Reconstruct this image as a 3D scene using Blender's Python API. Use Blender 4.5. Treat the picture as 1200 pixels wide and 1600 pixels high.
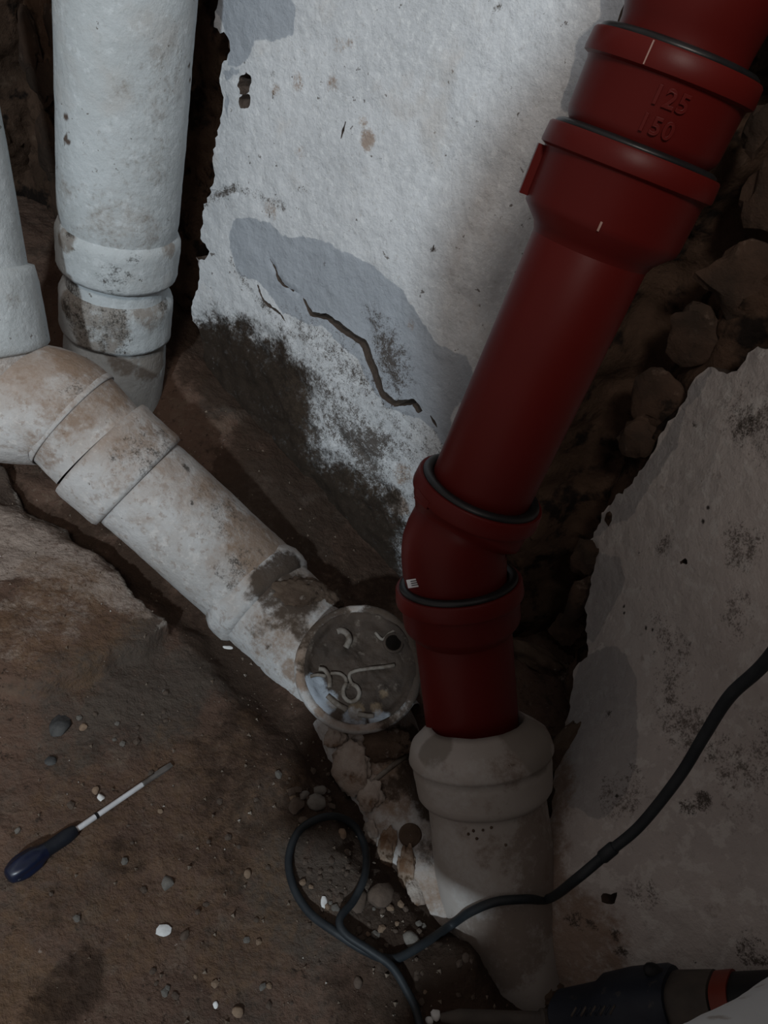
import bpy, bmesh, math, random
import numpy as np
from mathutils import Vector, Matrix
from mathutils.bvhtree import BVHTree
from mathutils.geometry import delaunay_2d_cdt

for o in list(bpy.data.objects): bpy.data.objects.remove(o)
S = bpy.context.scene; COL = S.collection
random.seed(7); rng = np.random.default_rng(7)

# ------------------------------------------------------------------ camera
FPX = 1200.0
PITCH, ROLL, CAMH = math.radians(39), math.radians(18.5), 0.92
_f = np.array([0, math.cos(PITCH), -math.sin(PITCH)])
_r = np.array([1.0, 0, 0]); _d = np.array([0, -math.sin(PITCH), -math.cos(PITCH)])
CU = math.cos(ROLL)*_r - math.sin(ROLL)*_d
CV = math.sin(ROLL)*_r + math.cos(ROLL)*_d
CF = _f; CC = np.array([0, 0, CAMH])
cam = bpy.data.cameras.new('camera'); camo = bpy.data.objects.new('camera', cam); COL.objects.link(camo)
cam.sensor_fit = 'VERTICAL'; cam.sensor_height = 24.0; cam.sensor_width = 18.0
cam.lens = 24.0*FPX/1600.0; cam.clip_start = 0.02; cam.clip_end = 50
M = Matrix(((CU[0], -CV[0], -CF[0], CC[0]), (CU[1], -CV[1], -CF[1], CC[1]), (CU[2], -CV[2], -CF[2], CC[2]), (0, 0, 0, 1)))
camo.matrix_world = M
S.camera = camo

# ------------------------------------------------------------------ light and exposure
S.view_settings.view_transform = 'Standard'; S.view_settings.look = 'None'
S.view_settings.gamma = 1.0; S.view_settings.use_curve_mapping = False
S.view_settings.exposure = 0.0
wd = bpy.data.worlds.new('world'); S.world = wd; wd.use_nodes = True
bg = wd.node_tree.nodes['Background']
bg.inputs[0].default_value = (1.0, 0.90, 0.85, 1); bg.inputs[1].default_value = 0.215
def area(name, loc, target, size, power, col, size_y=None):
    l = bpy.data.lights.new(name, 'AREA'); l.energy = power; l.color = col
    l.shape = 'RECTANGLE' if size_y else 'SQUARE'; l.size = size
    if size_y: l.size_y = size_y
    o = bpy.data.objects.new(name, l); COL.objects.link(o); o.location = loc
    o.rotation_euler = (Vector(target)-Vector(loc)).to_track_quat('-Z', 'Y').to_euler()
    return o
KEY = (-0.30, -2.3, 2.1)
area('doorway_daylight', KEY, (-0.35, 1.1, 0.45), 0.10, 63.0, (0.80, 0.92, 1.0))
area('warm_fill', (0.08, -1.5, 2.75), (0.0, 0.9, 0.4), 0.5, 30.0, (1.0, 0.92, 0.85))  # added warm fill, no known lamp; lifts the shaded back wall

# ------------------------------------------------------------------ projection helpers (world points)
def ray(x, y): return CU*((x-600)/FPX) + CV*((y-800)/FPX) + CF
def at(x, y, d): return CC + ray(x, y)*d
def onz(x, y, z=0.0):
    r = ray(x, y); return CC + r*((z-CAMH)/r[2])
def onplane(x, y, P, n):
    r = ray(x, y); return CC + r*(np.dot(P-CC, n)/np.dot(r, n))
def norm(v): return v/np.linalg.norm(v)

# ------------------------------------------------------------------ numpy noise
def _hash(ix, iy, iz, seed):
    h = (ix*374761393 + iy*668265263 + iz*2147483647 + seed*974711) & 0x7fffffff
    h = ((h ^ (h >> 13))*1274126177) & 0x7fffffff
    h = ((h ^ (h >> 16))*2246822519) & 0x7fffffff
    return ((h ^ (h >> 15)) & 0xffffff)/float(0xffffff)
def vnoise(P, seed=0):
    P = np.asarray(P, float); I = np.floor(P).astype(np.int64); Fr = P - I; Fr = Fr*Fr*(3-2*Fr)
    out = 0
    for dx in (0, 1):
        for dy in (0, 1):
            for dz in (0, 1):
                w = (Fr[:, 0] if dx else 1-Fr[:, 0])*(Fr[:, 1] if dy else 1-Fr[:, 1])*(Fr[:, 2] if dz else 1-Fr[:, 2])
                out = out + w*_hash(I[:, 0]+dx, I[:, 1]+dy, I[:, 2]+dz, seed)
    return out*2-1
def fbm(P, freq, octs=4, seed=0, gain=0.5):
    P = np.asarray(P, float); a = 1.0; s = 0; tot = 0
    for k in range(octs):
        s = s + a*vnoise(P*freq + 17.3*k, seed+k); tot += a; a *= gain; freq *= 2.03
    return s/tot
def cells(P, freq, seed=0):
    """distance to nearest / second nearest jittered cell point (2D)"""
    Q = P[:, :2]*freq; I = np.floor(Q).astype(np.int64)
    d1 = np.full(len(Q), 9.0); d2 = np.full(len(Q), 9.0); idv = np.zeros(len(Q))
    for dx in (-1, 0, 1):
        for dy in (-1, 0, 1):
            cx, cy = I[:, 0]+dx, I[:, 1]+dy; z0 = np.zeros_like(cx)
            px = cx + _hash(cx, cy, z0, seed); py = cy + _hash(cx, cy, z0+1, seed)
            d = np.hypot(px-Q[:, 0], py-Q[:, 1])
            n = d < d1
            d2 = np.where(n, d1, np.minimum(d2, d)); idv = np.where(n, _hash(cx, cy, z0+2, seed), idv); d1 = np.where(n, d, d1)
    return d1, d2, idv
def sst(a, b, x):
    t = np.clip((x-a)/(b-a), 0, 1); return t*t*(3-2*t)
def sdpoly(P, poly):
    """signed distance to polygon, positive inside"""
    P = np.asarray(P, float); poly = np.asarray(poly, float); n = len(poly)
    d = np.full(len(P), 1e9); ins = np.zeros(len(P), bool)
    for i in range(n):
        a = poly[i]; b = poly[(i+1) % n]; e = b-a; w = P-a
        t = np.clip((w@e)/max(e@e, 1e-12), 0, 1)
        d = np.minimum(d, np.hypot(*(w - t[:, None]*e).T))
        c = (a[1] > P[:, 1]) != (b[1] > P[:, 1])
        with np.errstate(divide='ignore', invalid='ignore'):
            xi = (b[0]-a[0])*(P[:, 1]-a[1])/(b[1]-a[1]) + a[0]
        ins ^= c & (P[:, 0] < xi)
    return np.where(ins, d, -d)
def sdline(P, pts):
    P = np.asarray(P, float); d = np.full(len(P), 1e9)
    for a, b in zip(pts[:-1], pts[1:]):
        a = np.asarray(a, float); b = np.asarray(b, float); e = b-a; w = P-a
        t = np.clip((w@e)/max(e@e, 1e-12), 0, 1)
        d = np.minimum(d, np.linalg.norm(w - t[:, None]*e, axis=1))
    return d

# ------------------------------------------------------------------ object helpers
def tag(o, label=None, cat=None, group=None, kind=None):
    if label: o['label'] = label
    if cat: o['category'] = cat
    if group: o['group'] = group
    if kind: o['kind'] = kind
    return o
def thing(name, loc, label, cat, group=None):
    o = bpy.data.objects.new(name, None); COL.objects.link(o); o.location = Vector(loc); o.empty_display_size = 0.02
    return tag(o, label, cat, group)
def rootloc(p):
    l = np.zeros(3)
    while p is not None:
        l = l + np.array(p.location); p = p.parent
    return l
def mesh_obj(name, verts, faces, mat, parent=None, smooth=True, attrs=None, angle=None):
    V = np.asarray(verts, float) - rootloc(parent)
    me = bpy.data.meshes.new(name)
    if isinstance(faces, np.ndarray):
        n, k = faces.shape
        me.vertices.add(len(V)); me.vertices.foreach_set('co', V.astype(np.float32).ravel())
        me.loops.add(n*k); me.loops.foreach_set('vertex_index', faces.astype(np.int32).ravel())
        me.polygons.add(n); me.polygons.foreach_set('loop_start', np.arange(0, n*k, k, dtype=np.int32))
        me.update(calc_edges=True)
    else:
        me.from_pydata([tuple(v) for v in V], [], faces)
    me.polygons.foreach_set('use_smooth', np.full(len(me.polygons), smooth))
    for an, vals in (attrs or {}).items():
        at_ = me.attributes.new(an, 'FLOAT', 'POINT'); at_.data.foreach_set('value', np.asarray(vals, np.float32))
    if angle is not None and smooth:
        me.set_sharp_from_angle(angle=math.radians(angle))
    me.validate()
    if mat: me.materials.append(mat)
    o = bpy.data.objects.new(name, me); COL.objects.link(o)
    if parent: o.parent = parent
    return o
def wverts(o):
    n = len(o.data.vertices); a = np.empty(n*3, np.float32); o.data.vertices.foreach_get('co', a)
    return a.reshape(-1, 3).astype(float) + rootloc(o)
def bvh(objs):
    V = []; Fc = []; b = 0
    for o in objs:
        v = wverts(o); V += [tuple(q) for q in v]; Fc += [tuple(i+b for i in p.vertices) for p in o.data.polygons]; b += len(v)
    return BVHTree.FromPolygons(V, Fc)
def hit(tree, x, y, off=0.0):
    r = norm(ray(x, y)); h, n, i, d = tree.ray_cast(Vector(CC), Vector(r))
    if h is None: return None, None
    return np.array(h) - r*off, np.array(n)
def paint(o, name, spots, seed=3, rough=0.5):
    """stain attribute: spots are (px, py, radius_m, strength) dropped on the surface of o"""
    t = bvh([o]); V = wverts(o); val = np.zeros(len(V)); nz = fbm(V, 38, 4, seed)
    for (x, y, r, s) in spots:
        h, n = hit(t, x, y)
        if h is None: continue
        d = np.linalg.norm(V-h, axis=1)/r + nz*rough
        val = np.maximum(val, s*(1-sst(0.55, 1.15, d)))
    a = o.data.attributes.get(name) or o.data.attributes.new(name, 'FLOAT', 'POINT')
    a.data.foreach_set('value', val.astype(np.float32))

# ------------------------------------------------------------------ sweeps
class Path:
    def __init__(s, pts, sub=1):
        P = np.asarray(pts, float)
        if sub > 1: P = catmull(P, sub)
        s.P = P; L = np.linalg.norm(np.diff(P, axis=0), axis=1); s.S = np.concatenate([[0], np.cumsum(L)]); s.L = s.S[-1]
        T = np.gradient(P, axis=0); T /= np.linalg.norm(T, axis=1)[:, None]
        s.T = T; N = [norm(np.cross(T[0], [0.31, 0.17, 0.93] if abs(T[0][2]) < .9 else [1, 0, 0]))]
        for k in range(1, len(P)):
            n = N[-1] - T[k]*np.dot(N[-1], T[k]); N.append(norm(n))
        s.N = np.array(N)
    def frame(s, d):
        d2 = min(max(d, 0), s.L)
        c = np.array([np.interp(d2, s.S, s.P[:, i]) for i in range(3)])
        t = norm(np.array([np.interp(d2, s.S, s.T[:, i]) for i in range(3)]))
        n = np.array([np.interp(d2, s.S, s.N[:, i]) for i in range(3)]); n = norm(n-t*np.dot(n, t))
        return c + t*(d-d2), t, n, np.cross(t, n)
def catmull(P, sub):
    P = np.asarray(P, float); Q = np.vstack([2*P[0]-P[1], P, 2*P[-1]-P[-2]]); out = []
    for i in range(1, len(Q)-2):
        p0, p1, p2, p3 = Q[i-1:i+3]
        for k in range(sub):
            t = k/sub
            out.append(.5*((2*p1)+(-p0+p2)*t+(2*p0-5*p1+4*p2-p3)*t*t+(-p0+3*p1-3*p2+p3)*t**3))
    out.append(P[-1]); return np.array(out)
def densify(prof, step):
    out = [prof[0]]
    for a, b in zip(prof[:-1], prof[1:]):
        n = max(1, int(math.hypot(b[0]-a[0], b[1]-a[1])/step))
        for k in range(1, n+1): out.append((a[0]+(b[0]-a[0])*k/n, a[1]+(b[1]-a[1])*k/n))
    return out
def sweep(path, prof, seg=64, lump=0.0, lfreq=30, seed=0, step=None, fine=0.0, ragged=None):
    if step: prof = densify(prof, step)
    V = []; ang = np.linspace(0, 2*math.pi, seg, endpoint=False); ca, sa = np.cos(ang)[:, None], np.sin(ang)[:, None]
    for (s, r) in prof:
        c, t, n, b = path.frame(s); V.append(c + (n*ca + b*sa)*r)
    V = np.array(V); k = len(prof)
    if ragged:      # uneven ends: (amplitude, freq, which end)
        amp, fr, end = ragged; rad = fbm(np.hstack([ca*fr, sa*fr, ca*0]), 1, 4, seed+9)
        idx = range(k-1, max(k-4, -1), -1) if end else range(0, 3)
        t = path.frame(prof[-1 if end else 0][0])[1]
        for q, i in enumerate(idx): V[i] += t*(rad*amp*(1-.3*q))[:, None]
    V = V.reshape(-1, 3)
    if lump or fine:
        C = np.repeat(np.array([path.frame(s)[0] for s, r in prof]), seg, axis=0); D = V - C
        R = np.linalg.norm(D, axis=1); ok = R > 1e-5
        dn = np.zeros(len(V)); dn[ok] = fbm(V[ok], lfreq, 3, seed)*lump + fbm(V[ok], 170, 3, seed+5)*fine
        V[ok] += D[ok]/R[ok][:, None]*dn[ok][:, None]
    i = np.arange(k-1)[:, None]*seg; j = np.arange(seg)[None, :]; j2 = (j+1) % seg
    Fq = np.stack([i+j, i+j2, i+seg+j2, i+seg+j], axis=-1).reshape(-1, 4)
    return V, Fq
def ringtube(center, axis, R, r, seg=72, cs=12, flat=1.0):
    axis = norm(np.asarray(axis, float)); n = norm(np.cross(axis, [0.3, .1, .9])); b = np.cross(axis, n); V = []
    for i in range(seg):
        a = 2*math.pi*i/seg; d = n*math.cos(a)+b*math.sin(a)
        for j in range(cs):
            c = 2*math.pi*j/cs; V.append(center + d*(R + r*math.cos(c)) + axis*(r*flat*math.sin(c)))
    Fq = [(i*cs+j, ((i+1) % seg)*cs+j, ((i+1) % seg)*cs+(j+1) % cs, i*cs+(j+1) % cs) for i in range(seg) for j in range(cs)]
    return np.array(V), np.array(Fq)
def tube(pts, r, seg=12, sub=8):
    p = Path(pts, sub); rr = r if callable(r) else (lambda s: r)
    prof = [(0, 1e-5)] + [(s, rr(s/p.L)) for s in p.S] + [(p.L, 1e-5)]
    return sweep(p, prof, seg)
def rock(center, size, seed, sub=2, rough=0.35, rot=None, angular=True):
    bm = bmesh.new(); bmesh.ops.create_icosphere(bm, subdivisions=sub, radius=1.0)
    V = np.array([v.co for v in bm.verts]); Fc = np.array([[v.index for v in f.verts] for f in bm.faces]); bm.free()
    r_ = np.random.default_rng(seed)
    if angular:        # cut by random planes: flat broken faces
        for k in range(9):
            n = norm(r_.normal(size=3)); c = r_.uniform(.62, .9); d = V@n
            V = np.where((d > c)[:, None], V - n*(d-c)[:, None], V)
    V = V*(1 + rough*fbm(V+seed*3.1, 1.3, 4, seed, .65)[:, None])
    V = V*np.asarray(size)
    a = rot if rot is not None else r_.uniform(0, 6.28)
    c, s = math.cos(a), math.sin(a); V = V@np.array([[c, s, 0], [-s, c, 0], [0, 0, 1]])
    return V + center, Fc

# ------------------------------------------------------------------ materials
def node(nt, typ, **kw):
    n = nt.nodes.new(typ)
    for k, v in kw.items(): setattr(n, k, v)
    return n
def mix(nt, a, b, fac):
    m = node(nt, 'ShaderNodeMix', data_type='RGBA'); L = nt.links
    for sock, v in ((m.inputs[6], a), (m.inputs[7], b), (m.inputs[0], fac)):
        if hasattr(v, 'is_linked'): L.new(v, sock)
        else: sock.default_value = v if not isinstance(v, tuple) else (*v, 1)
    return m.outputs[2]
def rampf(nt, x, lo, hi):
    m = node(nt, 'ShaderNodeMapRange', interpolation_type='SMOOTHSTEP'); nt.links.new(x, m.inputs[0])
    m.inputs[1].default_value = lo; m.inputs[2].default_value = hi; return m.outputs[0]
def mathn(nt, op, a, b=None):
    m = node(nt, 'ShaderNodeMath', operation=op)
    for s_, v in ((m.inputs[0], a), (m.inputs[1], b)):
        if v is None: continue
        if hasattr(v, 'is_linked'): nt.links.new(v, s_)
        else: s_.default_value = v
    return m.outputs[0]
def material(name, a, b, scale=8, lo=.35, hi=.65, specks=(), stains=(), dust=None, rough=.8, bump=.3, bscale=90, bdist=.002, spec=.3, metal=0, coat=0):
    """specks: (colour, scale, lo, hi, amount); stains: (attribute, colour, noise scale, contrast, amount); dust: (colour, amount)"""
    m = bpy.data.materials.new(name); m.use_nodes = True; nt = m.node_tree; L = nt.links
    bs = nt.nodes['Principled BSDF']; tc = node(nt, 'ShaderNodeTexCoord')
    def nz(sc, det=6, rg=.6):
        n = node(nt, 'ShaderNodeTexNoise'); n.inputs['Scale'].default_value = sc; n.inputs['Detail'].default_value = det
        n.inputs['Roughness'].default_value = rg; L.new(tc.outputs['Object'], n.inputs['Vector']); return n.outputs['Fac']
    col = mix(nt, a, b, rampf(nt, nz(scale), lo, hi))
    for (c, sc, l, h, am) in specks:
        col = mix(nt, col, c, mathn(nt, 'MULTIPLY', rampf(nt, nz(sc, 4, .65), l, h), am))
    if dust:
        g = node(nt, 'ShaderNodeNewGeometry'); sx = node(nt, 'ShaderNodeSeparateXYZ'); L.new(g.outputs['Normal'], sx.inputs[0])
        up = rampf(nt, sx.outputs[2], .1, 1.0); k = mathn(nt, 'MULTIPLY', up, rampf(nt, nz(14, 8, .7), .3, .62))
        col = mix(nt, col, dust[0], mathn(nt, 'MULTIPLY', k, dust[1]))
    for (an, c, sc, ct, am) in stains:
        at_ = node(nt, 'ShaderNodeAttribute', attribute_name=an)
        nn = mathn(nt, 'ADD', mathn(nt, 'SUBTRACT', nz(sc, 8, .75), .5), mathn(nt, 'MULTIPLY', mathn(nt, 'SUBTRACT', nz(sc*5, 6, .7), .5), .8))
        v = mathn(nt, 'ADD', at_.outputs['Fac'], mathn(nt, 'MULTIPLY', nn, ct*1.15))
        v = mathn(nt, 'MULTIPLY', rampf(nt, v, .40 - .14*min(ct, 1.2), .60 + .22*min(ct, 1.2)), am)
        v = mathn(nt, 'MULTIPLY', v, rampf(nt, at_.outputs['Fac'], .02, .12))
        col = mix(nt, col, c, v)
    L.new(col, bs.inputs['Base Color'])
    bs.inputs['Roughness'].default_value = rough; bs.inputs['Specular IOR Level'].default_value = spec
    bs.inputs['Metallic'].default_value = metal; bs.inputs['Coat Weight'].default_value = coat
    if bump:
        bn = node(nt, 'ShaderNodeBump'); bn.inputs['Strength'].default_value = bump; bn.inputs['Distance'].default_value = bdist
        L.new(nz(bscale, 8, .65), bn.inputs['Height']); L.new(bn.outputs[0], bs.inputs['Normal'])
    return m
BROWN = (.055, .030, .018); DARK = (.018, .012, .009); RUST = (.16, .075, .03)
M_plaster = material('limewash_plaster', (.60, .62, .64), (.50, .52, .54), 7, .35, .7,
    specks=[((.68, .70, .71), 110, .50, .66, .6), ((.43, .43, .43), 140, .58, .70, .6), ((.34, .31, .28), 26, .66, .76, .5), ((.10, .085, .075), 75, .66, .70, .85), ((.46, .42, .38), 9, .56, .74, .4)],
    stains=[('bare', (.30, .33, .37), 20, .35, .85), ('warm', (.44, .40, .37), 6, .8, .6), ('rustmark', (.24, .15, .09), 60, 1.4, .75), ('mould', (.044, .028, .018), 26, 1.6, .985), ('mould', (.020, .013, .008), 48, 1.8, .85), ('soot', (.05, .035, .024), 90, 2.2, .9), ('crack', (.02, .016, .013), 60, .3, .95), ('edge', (.07, .045, .03), 40, .5, .95)],
    rough=.85, bump=.85, bscale=48, bdist=.006)
M_plaster_r = material('dull_render', (.52, .47, .44), (.42, .38, .36), 7, .35, .7,
    specks=[((.60, .57, .54), 46, .52, .62, .6), ((.28, .25, .23), 85, .60, .70, .5), ((.20, .15, .12), 30, .66, .74, .5), ((.05, .04, .035), 75, .70, .74, .9)],
    stains=[('bare', (.27, .26, .26), 20, .35, .65), ('warm', (.20, .125, .082), 18, 1.2, .8), ('mould', (.06, .045, .034), 80, 2.4, .8), ('soot', (.04, .03, .022), 110, 2.6, .9), ('crack', (.02, .016, .013), 60, .3, .95), ('edge', (.05, .03, .02), 40, .5, .95)],
    rough=.88, bump=.85, bscale=60, bdist=.005)
M_masonry = material('rubble_masonry', (.050, .031, .021), (.085, .052, .035), 9, .35, .65,
    specks=[((.13, .09, .065), 16, .58, .72, .6), ((.010, .008, .007), 15, .50, .62, .92), ((.2, .17, .14), 85, .70, .76, .5)], rough=.95, bump=.9, bscale=45, bdist=.008, spec=.1)
M_stone = material('rough_stone', (.075, .046, .032), (.040, .028, .021), 14, .35, .65,
    specks=[((.18, .13, .10), 30, .6, .72, .5), ((.015, .012, .01), 25, .6, .7, .8)], rough=.92, bump=.8, bscale=60, bdist=.005, spec=.15)
M_floor = material('earth_floor', (.146, .091, .066), (.104, .065, .049), 6, .3, .7,
    specks=[((.15, .108, .08), 26, .52, .66, .55), ((.042, .029, .022), 17, .56, .70, .6), ((.20, .15, .115), 75, .58, .70, .5), ((.36, .31, .27), 130, .68, .73, .7), ((.028, .02, .016), 95, .60, .68, .7)],
    stains=[('grey', (.085, .072, .060), 20, 1.0, .75), ('lime', (.36, .30, .26), 26, 1.3, .85), ('ochre', (.16, .095, .052), 22, 1.2, .6), ('wet_shade', (.042, .026, .018), 16, 1.1, .85), ('rim', (.42, .38, .34), 40, .9, .8)],
    rough=.93, bump=1.0, bscale=85, bdist=.007, spec=.15)
M_vpipe = material('old_white_paint', (.50, .54, .56), (.42, .45, .46), 6, .3, .7,
    specks=[((.42, .39, .36), 9, .50, .75, .5), ((.12, .105, .09), 70, .665, .70, .8), ((.60, .64, .66), 60, .54, .66, .5), ((.36, .38, .38), 130, .57, .68, .45)],
    stains=[('dirt', (.19, .155, .125), 26, 1.0, .8), ('mould', (.03, .025, .02), 70, 2.0, .9), ('bare', (.08, .05, .035), 40, .5, .95)], rough=.72, bump=.7, bscale=55, bdist=.004)
M_white_paint = material('brightened_white_paint', (.80, .86, .90), (.72, .77, .80), 6, .3, .7, stains=[('dirt', (.30, .25, .21), 26, 1.0, .7)], rough=.6, bump=.3, bscale=60, bdist=.002)  # base colour raised to stand in for light that misses this pipe
M_drain = material('weathered_pipe', (.52, .52, .52), (.43, .42, .41), 7, .3, .7,
    specks=[((.33, .27, .23), 18, .54, .70, .55), ((.09, .07, .06), 62, .67, .71, .8), ((.64, .62, .60), 60, .54, .66, .55), ((.27, .215, .18), 90, .53, .66, .55), ((.62, .60, .58), 150, .60, .68, .6)],
    dust=((.29, .215, .165), .75), stains=[('brown', (.22, .145, .095), 24, 1.3, .8), ('mud', (.055, .036, .024), 30, 1.2, .95), ('mould', (.035, .028, .022), 70, 2.0, .85)], rough=.85, bump=.8, bscale=65, bdist=.004)
M_clay = material('grey_clay_pipe', (.40, .365, .34), (.33, .30, .27), 8, .3, .7,
    specks=[((.17, .12, .09), 20, .6, .74, .5), ((.06, .045, .035), 60, .71, .75, .8)],
    stains=[('brown', (.145, .10, .074), 24, 1.5, .62), ('grey', (.22, .195, .17), 20, .4, .9), ('pale', (.46, .45, .44), 30, 1.0, .7)], rough=.8, bump=.3, bscale=80, bdist=.002)
M_red = material('red_brown_pvc', (.112, .0092, .0074), (.098, .0084, .0070), 5, .3, .7, specks=[((.26, .14, .12), 150, .745, .77, .5)],
    rough=.42, bump=.12, bscale=200, bdist=.0006, spec=.20)
M_chip = material('pale_scuff', (.45, .30, .27), (.38, .24, .2), 60, rough=.8, bump=0)
M_rubber = material('black_rubber', (.010, .011, .012), (.016, .017, .019), 30, rough=.38, bump=.1, spec=.45)
M_cable = material('dark_rubber_cable', (.015, .019, .023), (.024, .028, .032), 40, specks=[((.14, .12, .10), 90, .68, .75, .4)], rough=.55, bump=.2)
M_mortar = material('mud_mortar', (.12, .085, .062), (.075, .050, .036), 18, specks=[((.34, .29, .25), 40, .6, .7, .6), ((.02, .015, .012), 60, .62, .7, .8)], rough=.95, bump=.9, bscale=80, bdist=.004, spec=.1)
M_limemortar = material('pale_mortar', (.42, .37, .33), (.30, .24, .20), 22, specks=[((.10, .065, .045), 30, .56, .68, .8), ((.20, .10, .045), 18, .6, .7, .8)], rough=.95, bump=.9, bscale=90, bdist=.004, spec=.1)
M_rustmortar = material('rusty_mortar', (.15, .085, .05), (.28, .21, .16), 45, .4, .6, specks=[((.06, .035, .02), 40, .56, .66, .9)], rough=.95, bump=.9, bscale=90, bdist=.004, spec=.1)
M_pebA = material('brown_pebble', (.12, .088, .068), (.085, .062, .048), 60, rough=.9, bump=.5, bscale=200)
M_pebB = material('grey_pebble', (.19, .175, .155), (.12, .108, .096), 60, rough=.9, bump=.5, bscale=200)
M_pebC = material('tan_pebble', (.27, .19, .13), (.19, .13, .09), 60, rough=.9, bump=.5, bscale=200)
M_white = material('white_flake', (.78, .78, .77), (.68, .67, .65), 60, rough=.8, bump=.3, bscale=200)
M_dark = material('dark_stone', (.035, .035, .036), (.075, .074, .072), 50, rough=.85, bump=.5, bscale=200)
M_paper = material('paper_scrap', (.75, .73, .72), (.68, .66, .66), 60, rough=.8, bump=0)
M_ink = material('black_ink', (.02, .02, .02), (.03, .03, .03), 60, rough=.8, bump=0)
M_steel = material('worn_steel', (.80, .80, .82), (.66, .66, .68), 50, rough=.4, bump=.1, metal=.25, spec=.6)
M_steeld = material('dulled_steel', (.20, .18, .165), (.12, .105, .095), 50, rough=.55, bump=.2, metal=.4)
M_blue = material('dark_blue_grip', (.007, .012, .036), (.006, .009, .018), 30, specks=[((.30, .30, .30), 90, .70, .75, .6)], rough=.35, bump=.1, spec=.5)
M_blackgrip = material('black_grip', (.010, .012, .018), (.016, .018, .022), 30, specks=[((.30, .30, .28), 70, .70, .74, .6)], rough=.5, bump=.2)
M_tool = material('dark_tool_plastic', (.009, .012, .020), (.014, .018, .028), 20, specks=[((.07, .06, .05), 60, .62, .72, .5)], rough=.55, bump=.2)
M_tooldk = material('black_tool_plastic', (.006, .006, .007), (.010, .010, .011), 20, rough=.6, bump=.2)
M_toolgrey = material('dusty_tool_casing', (.075, .062, .052), (.045, .038, .033), 20, rough=.7, bump=.3)
M_orange = material('orange_red_plastic', (.15, .022, .011), (.12, .018, .009), 20, rough=.5, bump=.1)
M_cover = material('muddy_cover', (.060, .042, .031), (.034, .024, .018), 20, specks=[((.16, .13, .105), 46, .58, .68, .6), ((.5, .48, .45), 110, .72, .76, .7)],
    stains=[('paint', (.36, .40, .45), 30, 1.0, .85), ('ochre', (.20, .14, .085), 40, 1.4, .6)], rough=.75, bump=.7, bscale=110, bdist=.003)
M_hole = material('painted_hole_shade', (.006, .005, .004), (.010, .008, .007), 60, rough=1.0, bump=.3, spec=.0)
M_bead = material('pale_cast_bead', (.21, .185, .16), (.10, .078, .06), 70, rough=.75, bump=.5, bscale=200)

# ------------------------------------------------------------------ planes of the two walls
def unit(deg): a = math.radians(deg); return np.array([math.cos(a), math.sin(a), 0.0])
B0 = np.array([.057, .979, 0]); BD = unit(-28); BN = np.array([BD[1], -BD[0], 0])     # BN points into the room
R0 = np.array([.345, .80, 0]); RD = unit(-68); RN = np.array([RD[1], -RD[0], 0])
ZU = np.array([0, 0, 1.0])
def to_plane(px, P, D, n): 
    q = onplane(px[0], px[1], P, n) - P; return (q@D, q[2])
Bp = lambda pts: [to_plane(p, B0, BD, BN) for p in pts]
# the right wall flares out into a mortar haunch at its foot, round the clay pipe
haunch = lambda q: (.165*np.exp(-((q[:, 0]-.26)/.18)**2) + .03*np.exp(-((q[:, 0]-.02)/.12)**2))*(1-sst(-.04, .34, q[:, 1]))
def Rp(pts):
    out = []
    for p in pts:
        h = 0.0
        for k in range(25):
            q = onplane(p[0], p[1], R0 + RN*h, RN) - R0; c_ = (q@RD, q[2]); h = .5*h + .5*haunch(np.array([c_]))[0]
        out.append(c_)
    return out

# ------------------------------------------------------------------ floor relief
DA, DB_ = onz(60, 560, .0)[:2], onz(640, 930, 0)[:2]
scr_poly = [onz(x, y, .03)[:2] for x, y in [(-420, 560), (-60, 700), (8, 722), (30, 748), (42, 785), (108, 812), (128, 850), (178, 872), (212, 930), (268, 972), (230, 1010), (60, 1080), (-300, 1000)]]
tr_line = [onz(x, y, 0)[:2] for x, y in [(-80, 730), (60, 800), (190, 880), (330, 985), (430, 1105), (520, 1215), (600, 1340), (690, 1450)]]
mound_pts = [(onz(x, y, 0)[:2], r, h) for x, y, r, h in [(818, 1492, .055, -.080), (722, 1520, .035, .035), (775, 1575, .04, .02), (540, 1420, .08, .012), (640, 1440, .06, .014), (470, 1245, .06, .012), (210, 1085, .10, .014), (930, 1490, .05, .02), (850, 1120, .10, .03)]]
def floor_z(P):
    P = np.asarray(P, float).reshape(-1, 2); P3 = np.hstack([P, np.zeros((len(P), 1))])
    db = (P3-B0)@BN; sb = (P3-B0)@BD
    top = np.clip(.125*(-sb)/.55, 0, .17)
    z = top*(1-sst(.02, .26, db + .02*fbm(P3, 14, 3, 4)))
    nse = fbm(P3, 60, 3, 8)*.006
    sd = sdpoly(P, scr_poly) + fbm(P3, 34, 4, 11)*.010
    z = z + .030*sst(-.004, .004, sd)*(1-sst(.1, .3, sd))
    dt = sdline(P, tr_line)
    z = z - .020*(1-sst(.0, .055, dt + fbm(P3, 25, 3, 6)*.015))
    for c, r, h in mound_pts:
        z = z + h*np.exp(-(np.linalg.norm(P-c, axis=1)/r)**2)
    z = z + fbm(P3, 5, 3, 1)*.010 + fbm(P3, 40, 4, 2)*.0045 + np.abs(fbm(P3, 120, 3, 3))*.0032 + .006*sst(.05, .0, db)*fbm(P3, 30, 3, 9)
    rub = np.clip(1-dt/.16, 0, 1)*sst(.0, .25, P[:, 0]+.10)
    z = z + rub*(np.maximum(0, fbm(P3, 75, 3, 21))*.016)
    return z
gx = np.arange(-1.25, .95, .0052); gy = np.arange(.02, 1.75, .0052)
X, Y = np.meshgrid(gx, gy); P2 = np.stack([X.ravel(), Y.ravel()], 1)
keep = None
FZ = floor_z(P2); FV = np.hstack([P2, FZ[:, None]]); P3 = np.hstack([P2, np.zeros((len(P2), 1))])
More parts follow.
